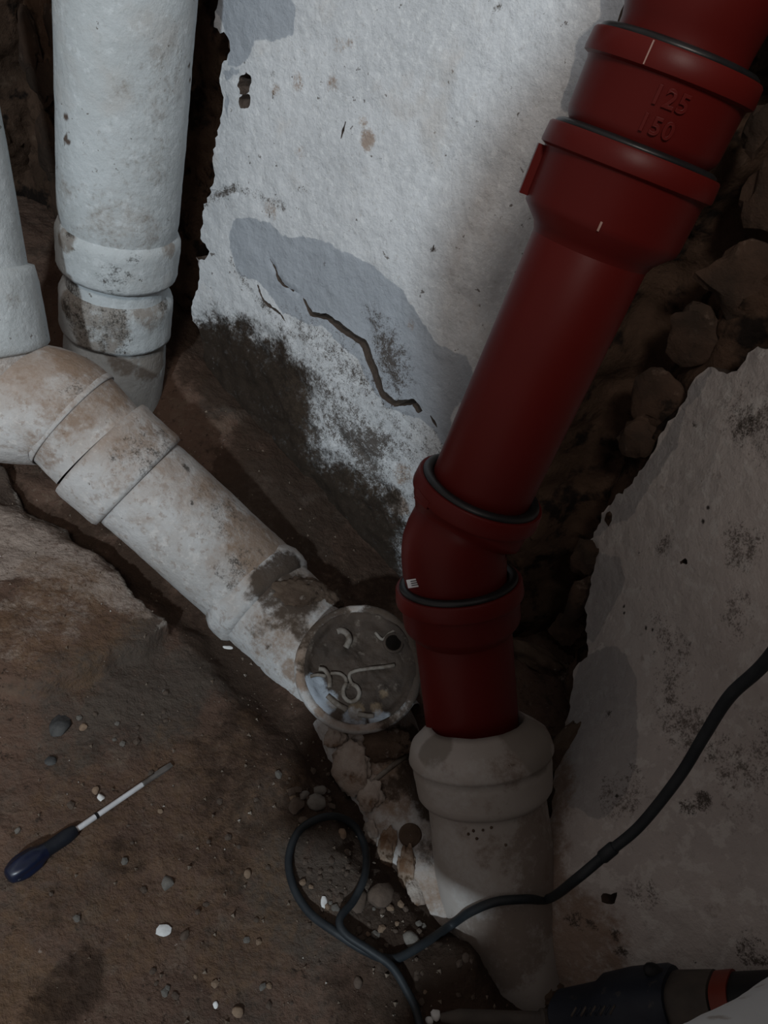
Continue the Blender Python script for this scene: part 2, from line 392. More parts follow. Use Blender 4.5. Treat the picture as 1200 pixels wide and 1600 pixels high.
def blob(pts, soft=.35, seed=5, nf=22, na=.45):
    v = np.zeros(len(P2)); nz = fbm(P3, nf, 4, seed)
    for x, y, r, s in pts:
        c = onz(x, y, .01)[:2]; d = np.linalg.norm(P2-c, axis=1)/r + nz*na; v = np.maximum(v, s*(1-sst(1-soft, 1+soft, d)))
    return v
sdp = sdpoly(P2, scr_poly)
lime = np.maximum(sst(-.004, .01, sdp)*blob([(60, 850, .11, .75), (150, 900, .07, .62), (0, 760, .06, .9), (30, 800, .05, .8), (90, 960, .07, .45), (200, 940, .05, .7)]), blob([(40, 1010, .05, .35)]))
rim = (1-sst(.0, .010, np.abs(sdp-.006)))*blob([(40, 770, .04, .8), (110, 820, .06, .75), (190, 900, .06, .75), (250, 965, .04, .6)], na=.8)
grey = blob([(240, 1070, .10, .8), (150, 1110, .10, .6), (330, 1030, .08, .7), (520, 1380, .10, .8), (640, 1450, .10, .75), (480, 1250, .08, .6), (40, 1200, .12, .4), (60, 1450, .10, .45), (420, 1560, .12, .45), (400, 680, .12, .8), (460, 800, .12, .75), (330, 600, .12, .7)])
ochre = blob([(390, 1120, .02, .9), (100, 1000, .10, .55), (350, 1230, .12, .5), (220, 1330, .14, .5), (380, 1420, .10, .5), (20, 1560, .06, .65), (90, 930, .06, .6)])
wet_shade = blob([(110, 1545, .035, .8), (130, 1500, .022, .7), (70, 1590, .03, .7), (420, 1180, .12, .62), (330, 1330, .05, .4), (90, 1420, .03, .4), (700, 1500, .12, .8), (780, 1570, .1, .85), (600, 1560, .08, .6), (200, 1340, .03, .5), (300, 900, .06, .6), (150, 800, .06, .75), (560, 890, .10, .7)])
dtl = sdline(P2, tr_line) + fbm(P3, 20, 3, 77)*.02
wet_shade = np.maximum(wet_shade, .85*(1-sst(.015, .06, dtl))); wet_shade = np.maximum(wet_shade, blob([(270, 600, .12, .8), (340, 640, .12, .8), (420, 760, .12, .8), (500, 850, .10, .8)]))  # trench darkened: shade beneath the drain pipe put into the colour
ny, nx = X.shape; ii = (np.arange(ny-1)[:, None]*nx + np.arange(nx-1)[None, :]).ravel()
FQ = np.stack([ii, ii+1, ii+nx+1, ii+nx], 1)
dbq = (FV-B0)@BN; drq = (FV-R0)@RN
okv = (dbq > -.10) & (drq > -.12); FQ = FQ[okv[FQ].all(1)]
used = np.unique(FQ); remap = np.full(len(FV), -1); remap[used] = np.arange(len(used))
floor = mesh_obj('floor', FV[used], remap[FQ], M_floor, attrs={k: v[used] for k, v in dict(lime=lime, grey=grey, ochre=ochre, wet_shade=wet_shade, rim=rim).items()})
tag(floor, 'bare brown earth floor littered with grit', kind='structure')

# ------------------------------------------------------------------ walls: rubble behind, plaster coat in front
def masonry(name, P, D, n, s0, s1, z0, z1, depth, label, seed, extra=None):
    s, z = np.meshgrid(np.arange(s0, s1, .010), np.arange(z0, z1, .010)); q = np.stack([s.ravel(), z.ravel(), np.zeros(s.size)], 1)
    w = q + .03*np.stack([fbm(q, 6, 3, seed), fbm(q, 6, 3, seed+1), 0*s.ravel()], 1)
    d1, d2, idv = cells(w, 6.5, seed)
    h = -depth + .007*sst(.0, .12, d2-d1) + (idv-.5)*.014 + fbm(q, 10, 6, seed, .68)*.034 + fbm(q, 60, 3, seed+3)*.007
    if extra is not None: h = h + extra(q)
    V = P + D*q[:, :1] + ZU*q[:, 1:2] + n*h[:, None]
    ny, nx = s.shape; ii = (np.arange(ny-1)[:, None]*nx + np.arange(nx-1)[None, :]).ravel()
    o = mesh_obj(name, V, np.stack([ii, ii+1, ii+nx+1, ii+nx], 1), M_masonry)
    return tag(o, label, kind='structure')
def cavity(q):     # deep hollow broken out of the wall behind the red pipes
    line = Bp([(1230, 250), (1020, 480), (900, 720), (850, 900), (850, 1050)])
    return -.085*(1-sst(.02, .075, sdline(q[:, :2], line) + fbm(q, 16, 3, 40)*.03))
wall_back = masonry('wall_back', B0, BD, BN, -1.75, .42, -.12, 1.45, .062, 'rough rubble wall behind the pipes with its plaster broken away', 31, cavity)
wall_right = masonry('wall_right', R0, RD, RN, -.05, 1.3, -.12, 1.45, .062, 'rubble wall at the right under dull white render', 52, haunch)

def fractal(poly, amp, step, seed):
    """polygon edge broken up into small bites"""
    out = []; n = len(poly)
    for i in range(n):
        a = np.array(poly[i]); b = np.array(poly[(i+1) % n]); L = np.linalg.norm(b-a); k = max(1, int(L/step))
        nrm = np.array([-(b-a)[1], (b-a)[0]])/max(L, 1e-9)
        for j in range(k):
            t = j/k; p = a+(b-a)*t; p3 = np.array([[p[0], p[1], seed*.7]])
            w = min(1, 6*t*(1-t)+.35)
            out.append(p + nrm*(fbm(p3, 28, 4, seed)[0]*amp*1.3 + fbm(p3, 150, 3, seed+1)[0]*amp*.55)*w)
    return out
def slab(name, P, D, n, outer, holes, thick, mat, parent, spacing, masks, relief, seed, amp=.010, hamp=.008):
    loops = [fractal(outer, amp, .006, seed)] + [fractal(h, hamp if len(h) < 9 else .003, .0028, seed+5+i) for i, h in enumerate(holes)]
    pts = []; edges = []
    for lp in loops:
        b = len(pts); pts += [tuple(p) for p in lp]; edges += [(b+i, b+(i+1) % len(lp)) for i in range(len(lp))]
    nb = len(pts)
    op = np.array(loops[0]); mn, mx = op.min(0), op.max(0)
    sx, sz = np.meshgrid(np.arange(mn[0], mx[0], spacing), np.arange(mn[1], mx[1], spacing)); g = np.stack([sx.ravel(), sz.ravel()], 1)
    g += np.random.default_rng(seed).uniform(-.3, .3, g.shape)*spacing
    sd = sdpoly(g, loops[0])
    for h in loops[1:]: sd = np.minimum(sd, -sdpoly(g, h))
    g = g[sd > spacing*.55]; pts += [tuple(p) for p in g]
    res = delaunay_2d_cdt([Vector(p) for p in pts], edges, [], 0, 1e-6)
    v2 = np.array([tuple(v) for v in res[0]]); tri = np.array([f for f in res[2] if len(f) == 3])
    cen = v2[tri].mean(1); sd = sdpoly(cen, loops[0])
    for h in loops[1:]: sd = np.minimum(sd, -sdpoly(cen, h))
    tri = tri[sd > 0]
    a_, b_, c_ = v2[tri[:, 0]], v2[tri[:, 1]], v2[tri[:, 2]]
    ar = (b_-a_)[:, 0]*(c_-a_)[:, 1]-(b_-a_)[:, 1]*(c_-a_)[:, 0]
    tri[ar < 0] = tri[ar < 0][:, ::-1]
    e = np.vstack([tri[:, [0, 1]], tri[:, [1, 2]], tri[:, [2, 0]]]); key = {}
    for x, y in e: key[(x, y)] = 1
    bnd = [(x, y) for x, y in key if (y, x) not in key]
    q = np.hstack([v2, np.zeros((len(v2), 1))]); h = relief(q)
    V = P + D*q[:, :1] + ZU*q[:, 1:2] + n*h[:, None]
    bi = sorted({x for ed in bnd for x in ed}); nb_ = len(bi); fm_ = {x: len(V)+i for i, x in enumerate(bi)}; bm_ = {x: len(V)+nb_+i for i, x in enumerate(bi)}
    back = V[bi] - n*thick + (np.random.default_rng(1).uniform(-1, 1, (len(bi), 3)))*.0015
    side = np.array([(fm_[x], bm_[x], bm_[y]) for x, y in bnd] + [(fm_[x], bm_[y], fm_[y]) for x, y in bnd])
    tri = np.vstack([tri, side]); VV = np.vstack([V, V[bi], back])
    tri = tri[:, ::-1] if np.dot(np.cross(D, ZU), n) < 0 else tri
    at_ = {k: np.concatenate([f(q), np.zeros(2*len(bi))]) for k, f in masks.items()}
    ed = np.zeros(len(VV)); ed[len(V):] = 1.0; at_['edge'] = ed
    return mesh_obj(name, VV, tri, mat, parent, attrs=at_, angle=50)
def mk(polyfn, polys, soft=.01, seed=0, nf=26, na=.012, amt=1.0):
    pp = [polyfn(p) for p in polys]
    def f(q):
        v = np.zeros(len(q)); nz = fbm(q, nf, 4, seed)*na
        for p in pp: v = np.maximum(v, sst(-soft, soft, sdpoly(q[:, :2], p)+nz))
        return v*amt
    return f
def mkline(polyfn, lines, w, seed=0, amt=1.0, na=.004):
    pp = [polyfn(p) for p in lines]
    def f(q):
        v = np.zeros(len(q)); nz = fbm(q, 60, 3, seed)*na
        for p in pp: v = np.maximum(v, 1-sst(w*.4, w, sdline(q[:, :2], p)+nz))
        return v*amt
    return f
def mkspots(polyfn, spots, seed=0, na=.4):
    pp = [(polyfn([(x, y)])[0], r, s) for x, y, r, s in spots]
    def f(q):
        v = np.zeros(len(q)); nz = fbm(q, 45, 4, seed)*na
        for c, r, s in pp: v = np.maximum(v, s*(1-sst(.5, 1.2, np.linalg.norm(q[:, :2]-np.array(c), axis=1)/r+nz)))
        return v
    return f
outerB = Bp([(352, -120), (348, -40), (334, 18), (332, 42), (352, 58), (358, 80), (345, 100), (340, 122), (346, 160), (338, 230), (330, 290), (316, 350), (312, 372), (326, 392), (318, 406), (305, 402), (308, 440), (301, 485),
    (318, 560), (352, 630), (388, 668), (440, 712), (470, 760), (505, 815), (545, 880), (600, 920), (650, 990), (720, 1000),
    (762, 800), (800, 640), (860, 470), (930, 270), (955, 60), (1010, -160)])
holesB = [Bp([(372, 122), (384, 112), (391, 122), (386, 145), (374, 147), (370, 135)]), Bp([(377, 152), (389, 148), (390, 160), (382, 170), (374, 164)]),
    Bp([(470, 462), (487, 488), (512, 492), (545, 514), (572, 532), (590, 576), (600, 610), (618, 626), (645, 624), (660, 642), (653, 646), (643, 632), (616, 636), (594, 618), (578, 578), (562, 540), (540, 524), (510, 500), (483, 494)])]
def crackpoly(pts, w):
    P_ = catmull([np.array(p, float) for p in pts], 4); n_ = len(P_); L_, R_ = [], []
    T_ = np.gradient(P_, axis=0); T_ /= np.linalg.norm(T_, axis=1)[:, None]
    for i in range(n_):
        k = w*.5*(.35 + .65*math.sin(math.pi*i/(n_-1)))*random.uniform(.6, 1.3); L_.append(tuple(P_[i]+np.array([-T_[i][1], T_[i][0]])*k)); R_.append(tuple(P_[i]-np.array([-T_[i][1], T_[i][0]])*k))
    return L_ + R_[::-1]
holesB += [Bp(crackpoly(c, w)) for c, w in [([(418, 405), (430, 425), (438, 442), (456, 456)], 3.5), ([(540, 190), (536, 204), (533, 218)], 3.5), ([(402, 445), (412, 470), (436, 490), (446, 502)], 3), ([(678, 382), (676, 394)], 3), ([(672, 650), (682, 668)], 3)]]
wavy = lambda q: fbm(q, 5, 3, 61)*.006 + fbm(q, 24, 4, 62)*.0028 + fbm(q, 90, 3, 63)*.0012
rough_lo = mk(Bp, [[(290, 480), (350, 490), (420, 520), (480, 600), (560, 680), (640, 830), (660, 1010), (500, 1000), (280, 620)]], .02)
reliefB = lambda q: wavy(q) + rough_lo(q)*(fbm(q, 40, 4, 66)*.008-.004) - .003*mkline(Bp, [[(418, 405), (438, 440), (470, 464)], [(310, 300), (370, 300)]], .004)(q)
slab('plaster_coat', B0, BD, BN, outerB, holesB, .050, M_plaster, wall_back, .0058, {
    'bare': mk(Bp, [[(362, 345), (378, 336), (420, 345), (440, 370), (480, 372), (530, 390), (580, 410), (612, 440), (650, 480), (680, 540), (728, 558), (740, 600), (715, 640), (690, 690), (660, 660), (600, 640), (560, 560), (500, 510), (440, 490), (400, 440), (370, 425), (358, 390)],
                    [(332, 10), (350, 60), (352, 110), (385, 100), (400, 70), (455, 50), (460, 10), (440, -40), (340, -60)], [(930, 20), (900, 80), (880, 170), (960, 160), (1000, -60), (940, -60)], [(340, 108), (372, 105), (380, 122), (356, 128), (356, 185), (353, 185), (351, 128)]], .004),
    'warm': mk(Bp, [[(880, 60), (840, 130), (760, 210), (700, 320), (668, 400), (672, 470), (690, 540), (760, 560), (900, 300), (960, 100)]], .04, amt=.35),  # beige of the soft cast shadow tinted into the plaster colour
    'rustmark': mkspots(Bp, [(574, 222, .016, .9), (566, 190, .010, .55), (520, 130, .016, .6), (530, 75, .014, .5), (548, 70, .008, .5), (470, 240, .012, .45), (465, 130, .016, .45), (640, 505, .012, .5), (740, 150, .01, .3), (430, 140, .012, .4), (618, 790, .03, .8), (630, 740, .025, .6), (590, 830, .03, .7), (420, 330, .02, .5), (560, 700, .02, .4)]) ,
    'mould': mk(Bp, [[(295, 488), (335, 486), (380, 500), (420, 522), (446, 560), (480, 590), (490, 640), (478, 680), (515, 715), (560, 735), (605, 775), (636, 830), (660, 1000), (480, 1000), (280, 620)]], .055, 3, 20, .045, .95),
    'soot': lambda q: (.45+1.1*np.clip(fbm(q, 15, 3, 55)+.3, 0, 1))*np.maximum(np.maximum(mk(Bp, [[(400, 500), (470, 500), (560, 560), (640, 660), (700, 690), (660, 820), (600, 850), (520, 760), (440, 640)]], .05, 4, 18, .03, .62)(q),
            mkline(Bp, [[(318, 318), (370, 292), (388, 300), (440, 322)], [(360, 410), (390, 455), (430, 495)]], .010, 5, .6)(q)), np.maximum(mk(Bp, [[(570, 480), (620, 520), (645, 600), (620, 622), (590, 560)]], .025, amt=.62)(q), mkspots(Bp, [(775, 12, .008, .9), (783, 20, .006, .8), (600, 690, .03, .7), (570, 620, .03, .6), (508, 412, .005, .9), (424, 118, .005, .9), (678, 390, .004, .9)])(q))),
    'xcrack': mkline(Bp, [[(418, 405), (438, 440), (455, 455), (470, 464)], [(540, 188), (535, 216)], [(538, 218), (552, 160)], [(668, 655), (682, 680)], [(412, 455), (420, 470), (442, 500)], [(678, 382), (676, 394)]], .0026, 6, .9, .002),
    }, reliefB, 71)
outerR = Rp([(1260, 530), (1200, 548), (1172, 552), (1155, 578), (1132, 582), (1108, 575), (1085, 598), (1076, 620), (1050, 655), (1025, 700), (990, 745), (960, 780), (938, 800), (925, 830), (914, 850), (928, 870), (918, 920), (910, 950), (912, 985), (916, 1025), (898, 1040), (892, 1075),
    (884, 1120), (870, 1180), (862, 1260), (858, 1340), (835, 1420), (805, 1520), (790, 1660), (1100, 1700), (1400, 1700), (1500, 900), (1400, 300), (1300, 420)])
holesR = [Rp([(940, 1402), (962, 1394), (960, 1405), (948, 1412)]), Rp([(1062, 876), (1074, 872), (1076, 880), (1066, 882)])]
reliefR = lambda q: haunch(q) + fbm(q, 5, 3, 81)*.006 + fbm(q, 24, 4, 82)*.002 + fbm(q, 90, 3, 83)*.0012
slab('render_coat', R0, RD, RN, outerR, holesR, .046, M_plaster_r, wall_right, .0062, {
    'bare': mk(Rp, [[(1130, 560), (1080, 600), (1020, 710), (930, 810), (920, 850), (990, 800), (1030, 740), (1060, 690), (1075, 640), (1100, 600)], [(920, 850), (970, 870), (975, 900), (950, 960), (925, 1010), (905, 990), (915, 920)],
                    [(905, 1030), (960, 1000), (985, 1050), (995, 1110), (990, 1180), (985, 1235), (940, 1280), (890, 1260), (870, 1160), (890, 1080)]], .004),
    'warm': mk(Rp, [[(840, 1330), (900, 1370), (950, 1410), (985, 1470), (1000, 1600), (880, 1660), (800, 1560), (820, 1400)], [(840, 1090), (880, 1110), (900, 1200), (890, 1280), (880, 1390), (840, 1400)]], .02, amt=.8),
    'mould': lambda q: np.maximum(mk(Rp, [[(1030, 980), (1060, 1000), (1070, 1080), (1100, 1120), (1080, 1170), (1040, 1160), (1015, 1100)], [(1110, 1180), (1180, 1130), (1250, 1130), (1250, 1210), (1130, 1240)], [(1140, 640), (1200, 610), (1260, 640), (1200, 700), (1150, 690)]], .04, 4, 18, .03, .68)(q), mkspots(Rp, [(1160, 850, .03, .5), (1040, 850, .02, .55), (1150, 960, .03, .4), (970, 1240, .03, .45), (1000, 1400, .02, .45)])(q)),
    'soot': mkspots(Rp, [(1095, 1250, .012, .8), (1070, 1262, .01, .7), (925, 1445, .006, .9), (960, 1460, .006, .8), (975, 1490, .01, .7), (900, 1440, .01, .7), (948, 1115, .006, .9), (1170, 670, .02, .55), (1087, 664, .004, .9), (1170, 1490, .02, .5)]),
    'crack': mkline(Rp, [[(975, 930), (972, 965)], [(1110, 790), (1102, 815)], [(1000, 980), (1025, 985)], [(958, 1250), (970, 1235)]], .002, 6, .8, .001),
    }, reliefR, 91)

# left side wall, far edge of the frame
L0 = B0 + BD*(-1.16)
def leftx(q): return .02*fbm(q, 4, 3, 3)
wall_left = masonry('wall_left', L0 - BN*.10, BN, BD, 0.0, 1.2, -.12, 1.45, .03, 'brown rubble wall at the far left edge', 77, leftx)

# unseen blocker added behind the viewpoint, edge shaped to shade the right half
kl = np.array(KEY); YF = -.34
bound = [onplane(x, y, B0, BN) for x, y in [(925, -120), (905, 30), (770, 185), (700, 320), (668, 410), (676, 520)]] + [at(645, 800, .93), at(622, 940, .88), at(640, 1125, .90), at(785, 1180, .87), at(800, 1330, .89), at(750, 1440, .90), at(640, 1520, .87)]
shade_edge = []
for q in bound:
    k = (YF-kl[1])/(q[1]-kl[1]); p_ = kl + (q-kl)*k; shade_edge.append((p_[0], p_[2]))
shade_edge.sort(key=lambda p: -p[1]); zb = shade_edge[-1]
prof_ = [(1.6, 1.62), (shade_edge[0][0]+.03, 1.62)] + shade_edge + [(zb[0]+.01, 0.0), (1.6, 0.0)]
nf = len(prof_)
wf = mesh_obj('wall_shade_blocker', [(x, YF, z) for x, z in prof_] + [(x, YF-.12, z) for x, z in prof_], [tuple(range(nf)), tuple(range(2*nf-1, nf-1, -1))] + [(i, nf+i, nf+(i+1) % nf, (i+1) % nf) for i in range(nf)], M_masonry, smooth=False)
tag(wf, 'added blocker behind the viewpoint, its ragged edge shaped to cast the soft shadow', kind='structure')

# stones standing out of the broken wall
def wall_stones(parent, P, D, n, fn, items, seed):
    for i, (x, y, w, h, pr) in enumerate(items):
        s, z = fn([(x, y)])[0]; c = P + D*s + ZU*z + n*pr
        V, Fc = rock(np.zeros(3), (w*1.1, .013, h*1.1), seed+i, 3, .8, 0)
        Vw = c + V[:, :1]*D + V[:, 1:2]*n + V[:, 2:3]*ZU
        o = mesh_obj('stone', Vw, Fc, M_stone, parent, smooth=True, angle=35)
wall_stones(wall_back, B0, BD, BN, Bp, [(58, 40, .05, .045, -.05), (30, 120, .05, .05, -.05), (66, 150, .03, .05, -.05), (40, 240, .05, .06, -.055), (65, 330, .04, .05, -.05), (75, 420, .05, .04, -.05), (10, 60, .04, .06, -.045),
    (352, 66, .014, .018, -.022), (1000, 650, .03, .035, -.062), (970, 705, .025, .025, -.055), (1050, 540, .035, .03, -.065), (1130, 450, .045, .035, -.06),
    (890, 960, .022, .05, -.035), (895, 890, .02, .03, -.04), (860, 1010, .025, .03, -.05), (880, 1080, .02, .05, -.035), (1195, 300, .03, .05, -.06), (1190, 200, .014, .025, .0)], 200)

RS = .925                                                           # size of the red run
PR = .0625*RS
# ------------------------------------------------------------------ pipes, left
def pipe_thing(name, label, cat, base, group=None): return thing(name, base, label, cat, group)
# A. tall white vertical pipe
vb = at(186, 350, 1.205)
def vz(z): return np.array([vb[0], vb[1], z])
zof = lambda y: (at(186, y, 1.0)[2])
def z_at(x, y):            # height at which the pipe axis shows at image row y
    r = ray(x, y); k = (vb[0]*r[0]+vb[1]*r[1])/(r[0]**2+r[1]**2); return CAMH + r[2]*k
RA = .0905
zc1, zc2, zc3, zc4 = z_at(180, 350), z_at(180, 419), z_at(178, 448), z_at(178, 512)
t = pipe_thing('painted_waste_pipe', 'tall vertical white-painted waste pipe at the upper left, with two stepped collars', 'pipe', vz(.05))
pv = Path([vz(.03), vz(1.5)])
zz = lambda z: z-.03
o = mesh_obj('pipe_barrel', *sweep(pv, [(zz(zc1)-.02, RA-.006), (zz(zc1)+.02, RA), (zz(1.45), RA)], 96, .0022, 9, 5, .010, .0008), M_vpipe, t)
paint(o, 'dirt', [(250, 120, .07, .36), (230, 260, .07, .34), (120, 330, .06, .36), (200, 360, .07, .42)]); paint(o, 'bare', [(103, 180, .011, .8), (104, 220, .010, .8), (296, 100, .008, .8), (297, 125, .009, .8)], rough=.8)
for a, b, rr, nm in ((zc2, zc1, RA+.004, 'upper_collar'), (zc4, zc3, RA+.001, 'lower_collar')):
    o = mesh_obj(nm, *sweep(pv, [(zz(a)-.001, RA-.012), (zz(a), rr-.002), (zz(a)+.006, rr), (zz(b)-.012, rr), (zz(b)-.002, rr-.004), (zz(b)+.004, RA-.010)], 96, .0028, 16, 8, .008, .0012), M_vpipe, t)
    paint(o, 'dirt', [(100, 370, .03, .8), (262, 385, .02, .7), (150, 500, .07, .75), (230, 480, .05, .7), (110, 470, .04, .8)]); paint(o, 'mould', [(180, 435, .03, .38), (130, 500, .05, .45), (180, 515, .05, .42), (105, 480, .025, .6), (255, 475, .02, .6), (110, 365, .012, .7), (210, 405, .012, .5)])
o = mesh_obj('pipe_neck', *sweep(pv, [(zz(zc3)-.01, RA-.010), (zz(zc2)+.01, RA-.010)], 96, .002, 16, 9, .008), M_vpipe, t)
paint(o, 'mould', [(110, 450, .03, .6), (220, 445, .03, .35)])
o = mesh_obj('pipe_foot', *sweep(pv, [(zz(.02), RA-.004), (zz(.16), RA-.006), (zz(zc4)+.01, RA-.010)], 96, .004, 14, 10, .008, .001), M_vpipe, t)
paint(o, 'dirt', [(240, 560, .05, .9), (200, 560, .04, .8), (265, 540, .03, .9)]); paint(o, 'bare', [(266, 565, .018, .6)])

# B. inlet pipe at the frame edge, bend, and the diagonal drain
inl = [at(-135, 60, .93), at(-32, 545, 1.075)]
d_in = norm(inl[1]-inl[0])
t = pipe_thing('inlet_pipe', 'pale blue-white pipe entering at the left frame edge with a wide collar', 'pipe', inl[1])
pi_ = Path([inl[0]-d_in*.3, inl[1]]); L_ = pi_.L; RI = .082
o = mesh_obj('pipe_barrel', *sweep(pi_, [(0, RI), (L_-.10, RI), (L_-.09, RI-.004)], 96, .002, 10, 12, .010), M_vpipe, t)
o = mesh_obj('collar', *sweep(pi_, [(L_-.112, RI-.004), (L_-.108, RI+.008), (L_-.085, RI+.011), (L_-.004, RI+.011), (L_, RI+.007), (L_, RI-.02)], 96, .0018, 14, 13, .008, .0008), M_vpipe, t)
paint(o, 'dirt', [(60, 430, .02, .7), (20, 470, .02, .4)])
dg0, dg1 = at(108, 655, 1.115), at(408, 925, 1.205); d_dg = norm(dg1-dg0)
bend = [inl[1]-d_in*.02, inl[1]+d_in*.03, inl[1]+d_in*.065+d_dg*.012, dg0-d_dg*.02, dg0+d_dg*.055]
t = pipe_thing('pipe_bend', 'brown-stained pale pipe bend joining the inlet pipe to the diagonal drain', 'pipe bend', inl[1])
pb = Path(bend, 10); RB = .0845
o = mesh_obj('bend_barrel', *sweep(pb, [(0, RI-.002), (.012, RB+.001), (pb.L*.6, RB+.003), (pb.L-.055, RB), (pb.L-.05, RB-.003), (pb.L, RB-.004)], 96, .002, 10, 14, .008, .0008), M_drain, t)
paint(o, 'brown', [(120, 560, .05, .75), (170, 600, .05, .7), (100, 640, .05, .55), (40, 600, .05, .35), (60, 700, .04, .5)]); paint(o, 'mould', [(190, 660, .02, .5), (110, 610, .02, .5)])
c_, tt_, n_, b_ = pb.frame(pb.L-.054)
o = mesh_obj('bead_ring', *ringtube(c_, tt_, RB-.0012, .0016, 96, 10, 3.0), M_drain, t)
t = pipe_thing('drain_pipe', 'long diagonal pale drain pipe, brown on top, running down towards the capped fitting', 'pipe', (dg0+dg1)/2 - ZU*.08)
pd = Path([dg0+d_dg*.02, dg1+d_dg*.02]); RD_ = .081
o = mesh_obj('pipe_barrel', *sweep(pd, [(.10, RD_-.003), (.12, RD_), (pd.L-.01, RD_), (pd.L, RD_-.001)], 96, .0022, 12, 15, .007, .0008, (.012, 2.2, True)), M_drain, t)
paint(o, 'brown', [(380, 830, .05, .8), (420, 860, .05, .85), (340, 770, .045, .6), (400, 890, .04, .75), (320, 720, .03, .5)]); paint(o, 'mud', [(430, 895, .02, .7), (350, 700, .015, .5)]); paint(o, 'mould', [(380, 890, .035, .45), (300, 785, .005, .9), (410, 865, .005, 1), (290, 730, .007, .9), (350, 800, .05, .30)])
o = mesh_obj('socket_collar', *sweep(pd, [(.036, RD_-.004), (.038, RD_+.007), (.046, RD_+.009), (.106, RD_+.009), (.112, RD_+.006), (.113, RD_-.003)], 96, .002, 14, 16, .007, .0008), M_drain, t)
paint(o, 'brown', [(230, 680, .03, .6), (270, 680, .04, .55), (190, 740, .04, .45), (200, 700, .03, .6)]); paint(o, 'mould', [(220, 715, .05, .34), (260, 690, .03, .36)])
drain = o

# C. capped inspection fitting
f0, f1 = at(388, 912, 1.205), at(600, 1150, 1.12)
t = pipe_thing('inspection_fitting', 'mud-caked drain fitting with a round cover facing up, beside the red pipe', 'drain fitting', (f0+f1)/2 - ZU*.07)
pf = Path([f0, at(500, 1030, 1.17), f1], 6); RF = .080
o = mesh_obj('fitting_body', *sweep(pf, [(.0, RF-.006), (.004, RF), (.06, RF+.001), (.14, RF), (pf.L, RF-.01)], 96, .0035, 18, 18, .006, .001), M_drain, t)
paint(o, 'mud', [(470, 930, .05, .95), (520, 920, .06, 1), (430, 930, .03, .8), (470, 985, .018, .75), (420, 1010, .008, .7), (440, 960, .03, .6), (400, 985, .02, .45), (560, 1130, .03, .7), (530, 1140, .02, .5)]); paint(o, 'brown', [(455, 1050, .022, .8), (420, 1000, .05, .45), (440, 990, .04, .45), (400, 960, .02, .5)])
body = o
o = mesh_obj('mortar_collar', *sweep(pf, [(-.002, RF-.004), (.0, RF+.006), (.014, RF+.011), (.040, RF+.009), (.048, RF+.002), (.049, RF-.01)], 96, .005, 26, 19, .005, .0015, (.010, 2.0, False)), M_drain, t)
paint(o, 'mud', [(410, 905, .03, .95), (450, 900, .05, 1), (390, 930, .015, .6), (470, 920, .04, 1)]); paint(o, 'brown', [(390, 990, .02, .6), (370, 985, .02, .4)])
cc = at(563, 1042, 1.035); axc = norm(-norm(ray(563, 1042)) + .10*CU - .20*CV)      # cover centre and facing
pc = Path([cc - axc*.10, cc]); RC = .0765
o = mesh_obj('branch_collar', *sweep(pc, [(.0, RC+.002), (.06, RC+.002), (.072, RC+.009), (.090, RC+.011), (.0975, RC+.010), (.1, RC+.007), (.1, RC-.002), (.094, RC-.003)], 96, .0025, 22, 20, .005, .001), M_drain, t)
paint(o, 'brown', [(470, 1010, .03, .9), (475, 1060, .02, .8), (490, 985, .02, .8), (500, 1110, .012, .6)]); paint(o, 'mud', [(560, 945, .05, 1), (620, 980, .06, 1), (645, 1060, .05, 1), (510, 965, .035, .9), (480, 1000, .02, .75), (472, 1040, .014, .6), (620, 1120, .03, .7), (490, 1090, .01, .5)])
pu = norm(CU - axc*np.dot(CU, axc)); pw = np.cross(pu, axc)     # in-plane axes of the cover (pw points down)
if np.dot(pw, CV) < 0: pw = -pw
# cover disc with relief
rr, aa = np.meshgrid(np.linspace(0.0004, RC-.001, 36), np.linspace(0, 2*math.pi, 110, endpoint=False)); u_, v_ = rr*np.cos(aa), rr*np.sin(aa)
q = np.stack([u_.ravel(), v_.ravel(), 0*u_.ravel()], 1)
hh = -.004 + fbm(q, 34, 4, 33)*.006 + fbm(q, 120, 4, 34)*.003 + .005*sst(RC-.014, RC-.004, rr.ravel())
V = cc + q[:, :1]*pu + q[:, 1:2]*pw + axc*hh[:, None]
na, nr = rr.shape; Fq = np.array([(i*nr+j, ((i+1) % na)*nr+j, ((i+1) % na)*nr+j+1, i*nr+j+1) for i in range(na) for j in range(nr-1)])
cov = mesh_obj('cover', V, Fq, M_cover, t)
paint(cov, 'paint', [(490, 1075, .022, .85), (510, 1100, .022, .8), (550, 1125, .02, .75), (595, 1125, .018, .7), (475, 1045, .012, .5)]); paint(cov, 'ochre', [(520, 1100, .012, .8), (555, 1112, .014, .8), (590, 1108, .012, .7), (600, 1085, .01, .6)])
def on_cover(zx, zy, h=.0): return onplane(450+zx/5.217, 920+zy/5.217, cc + axc*h, axc)
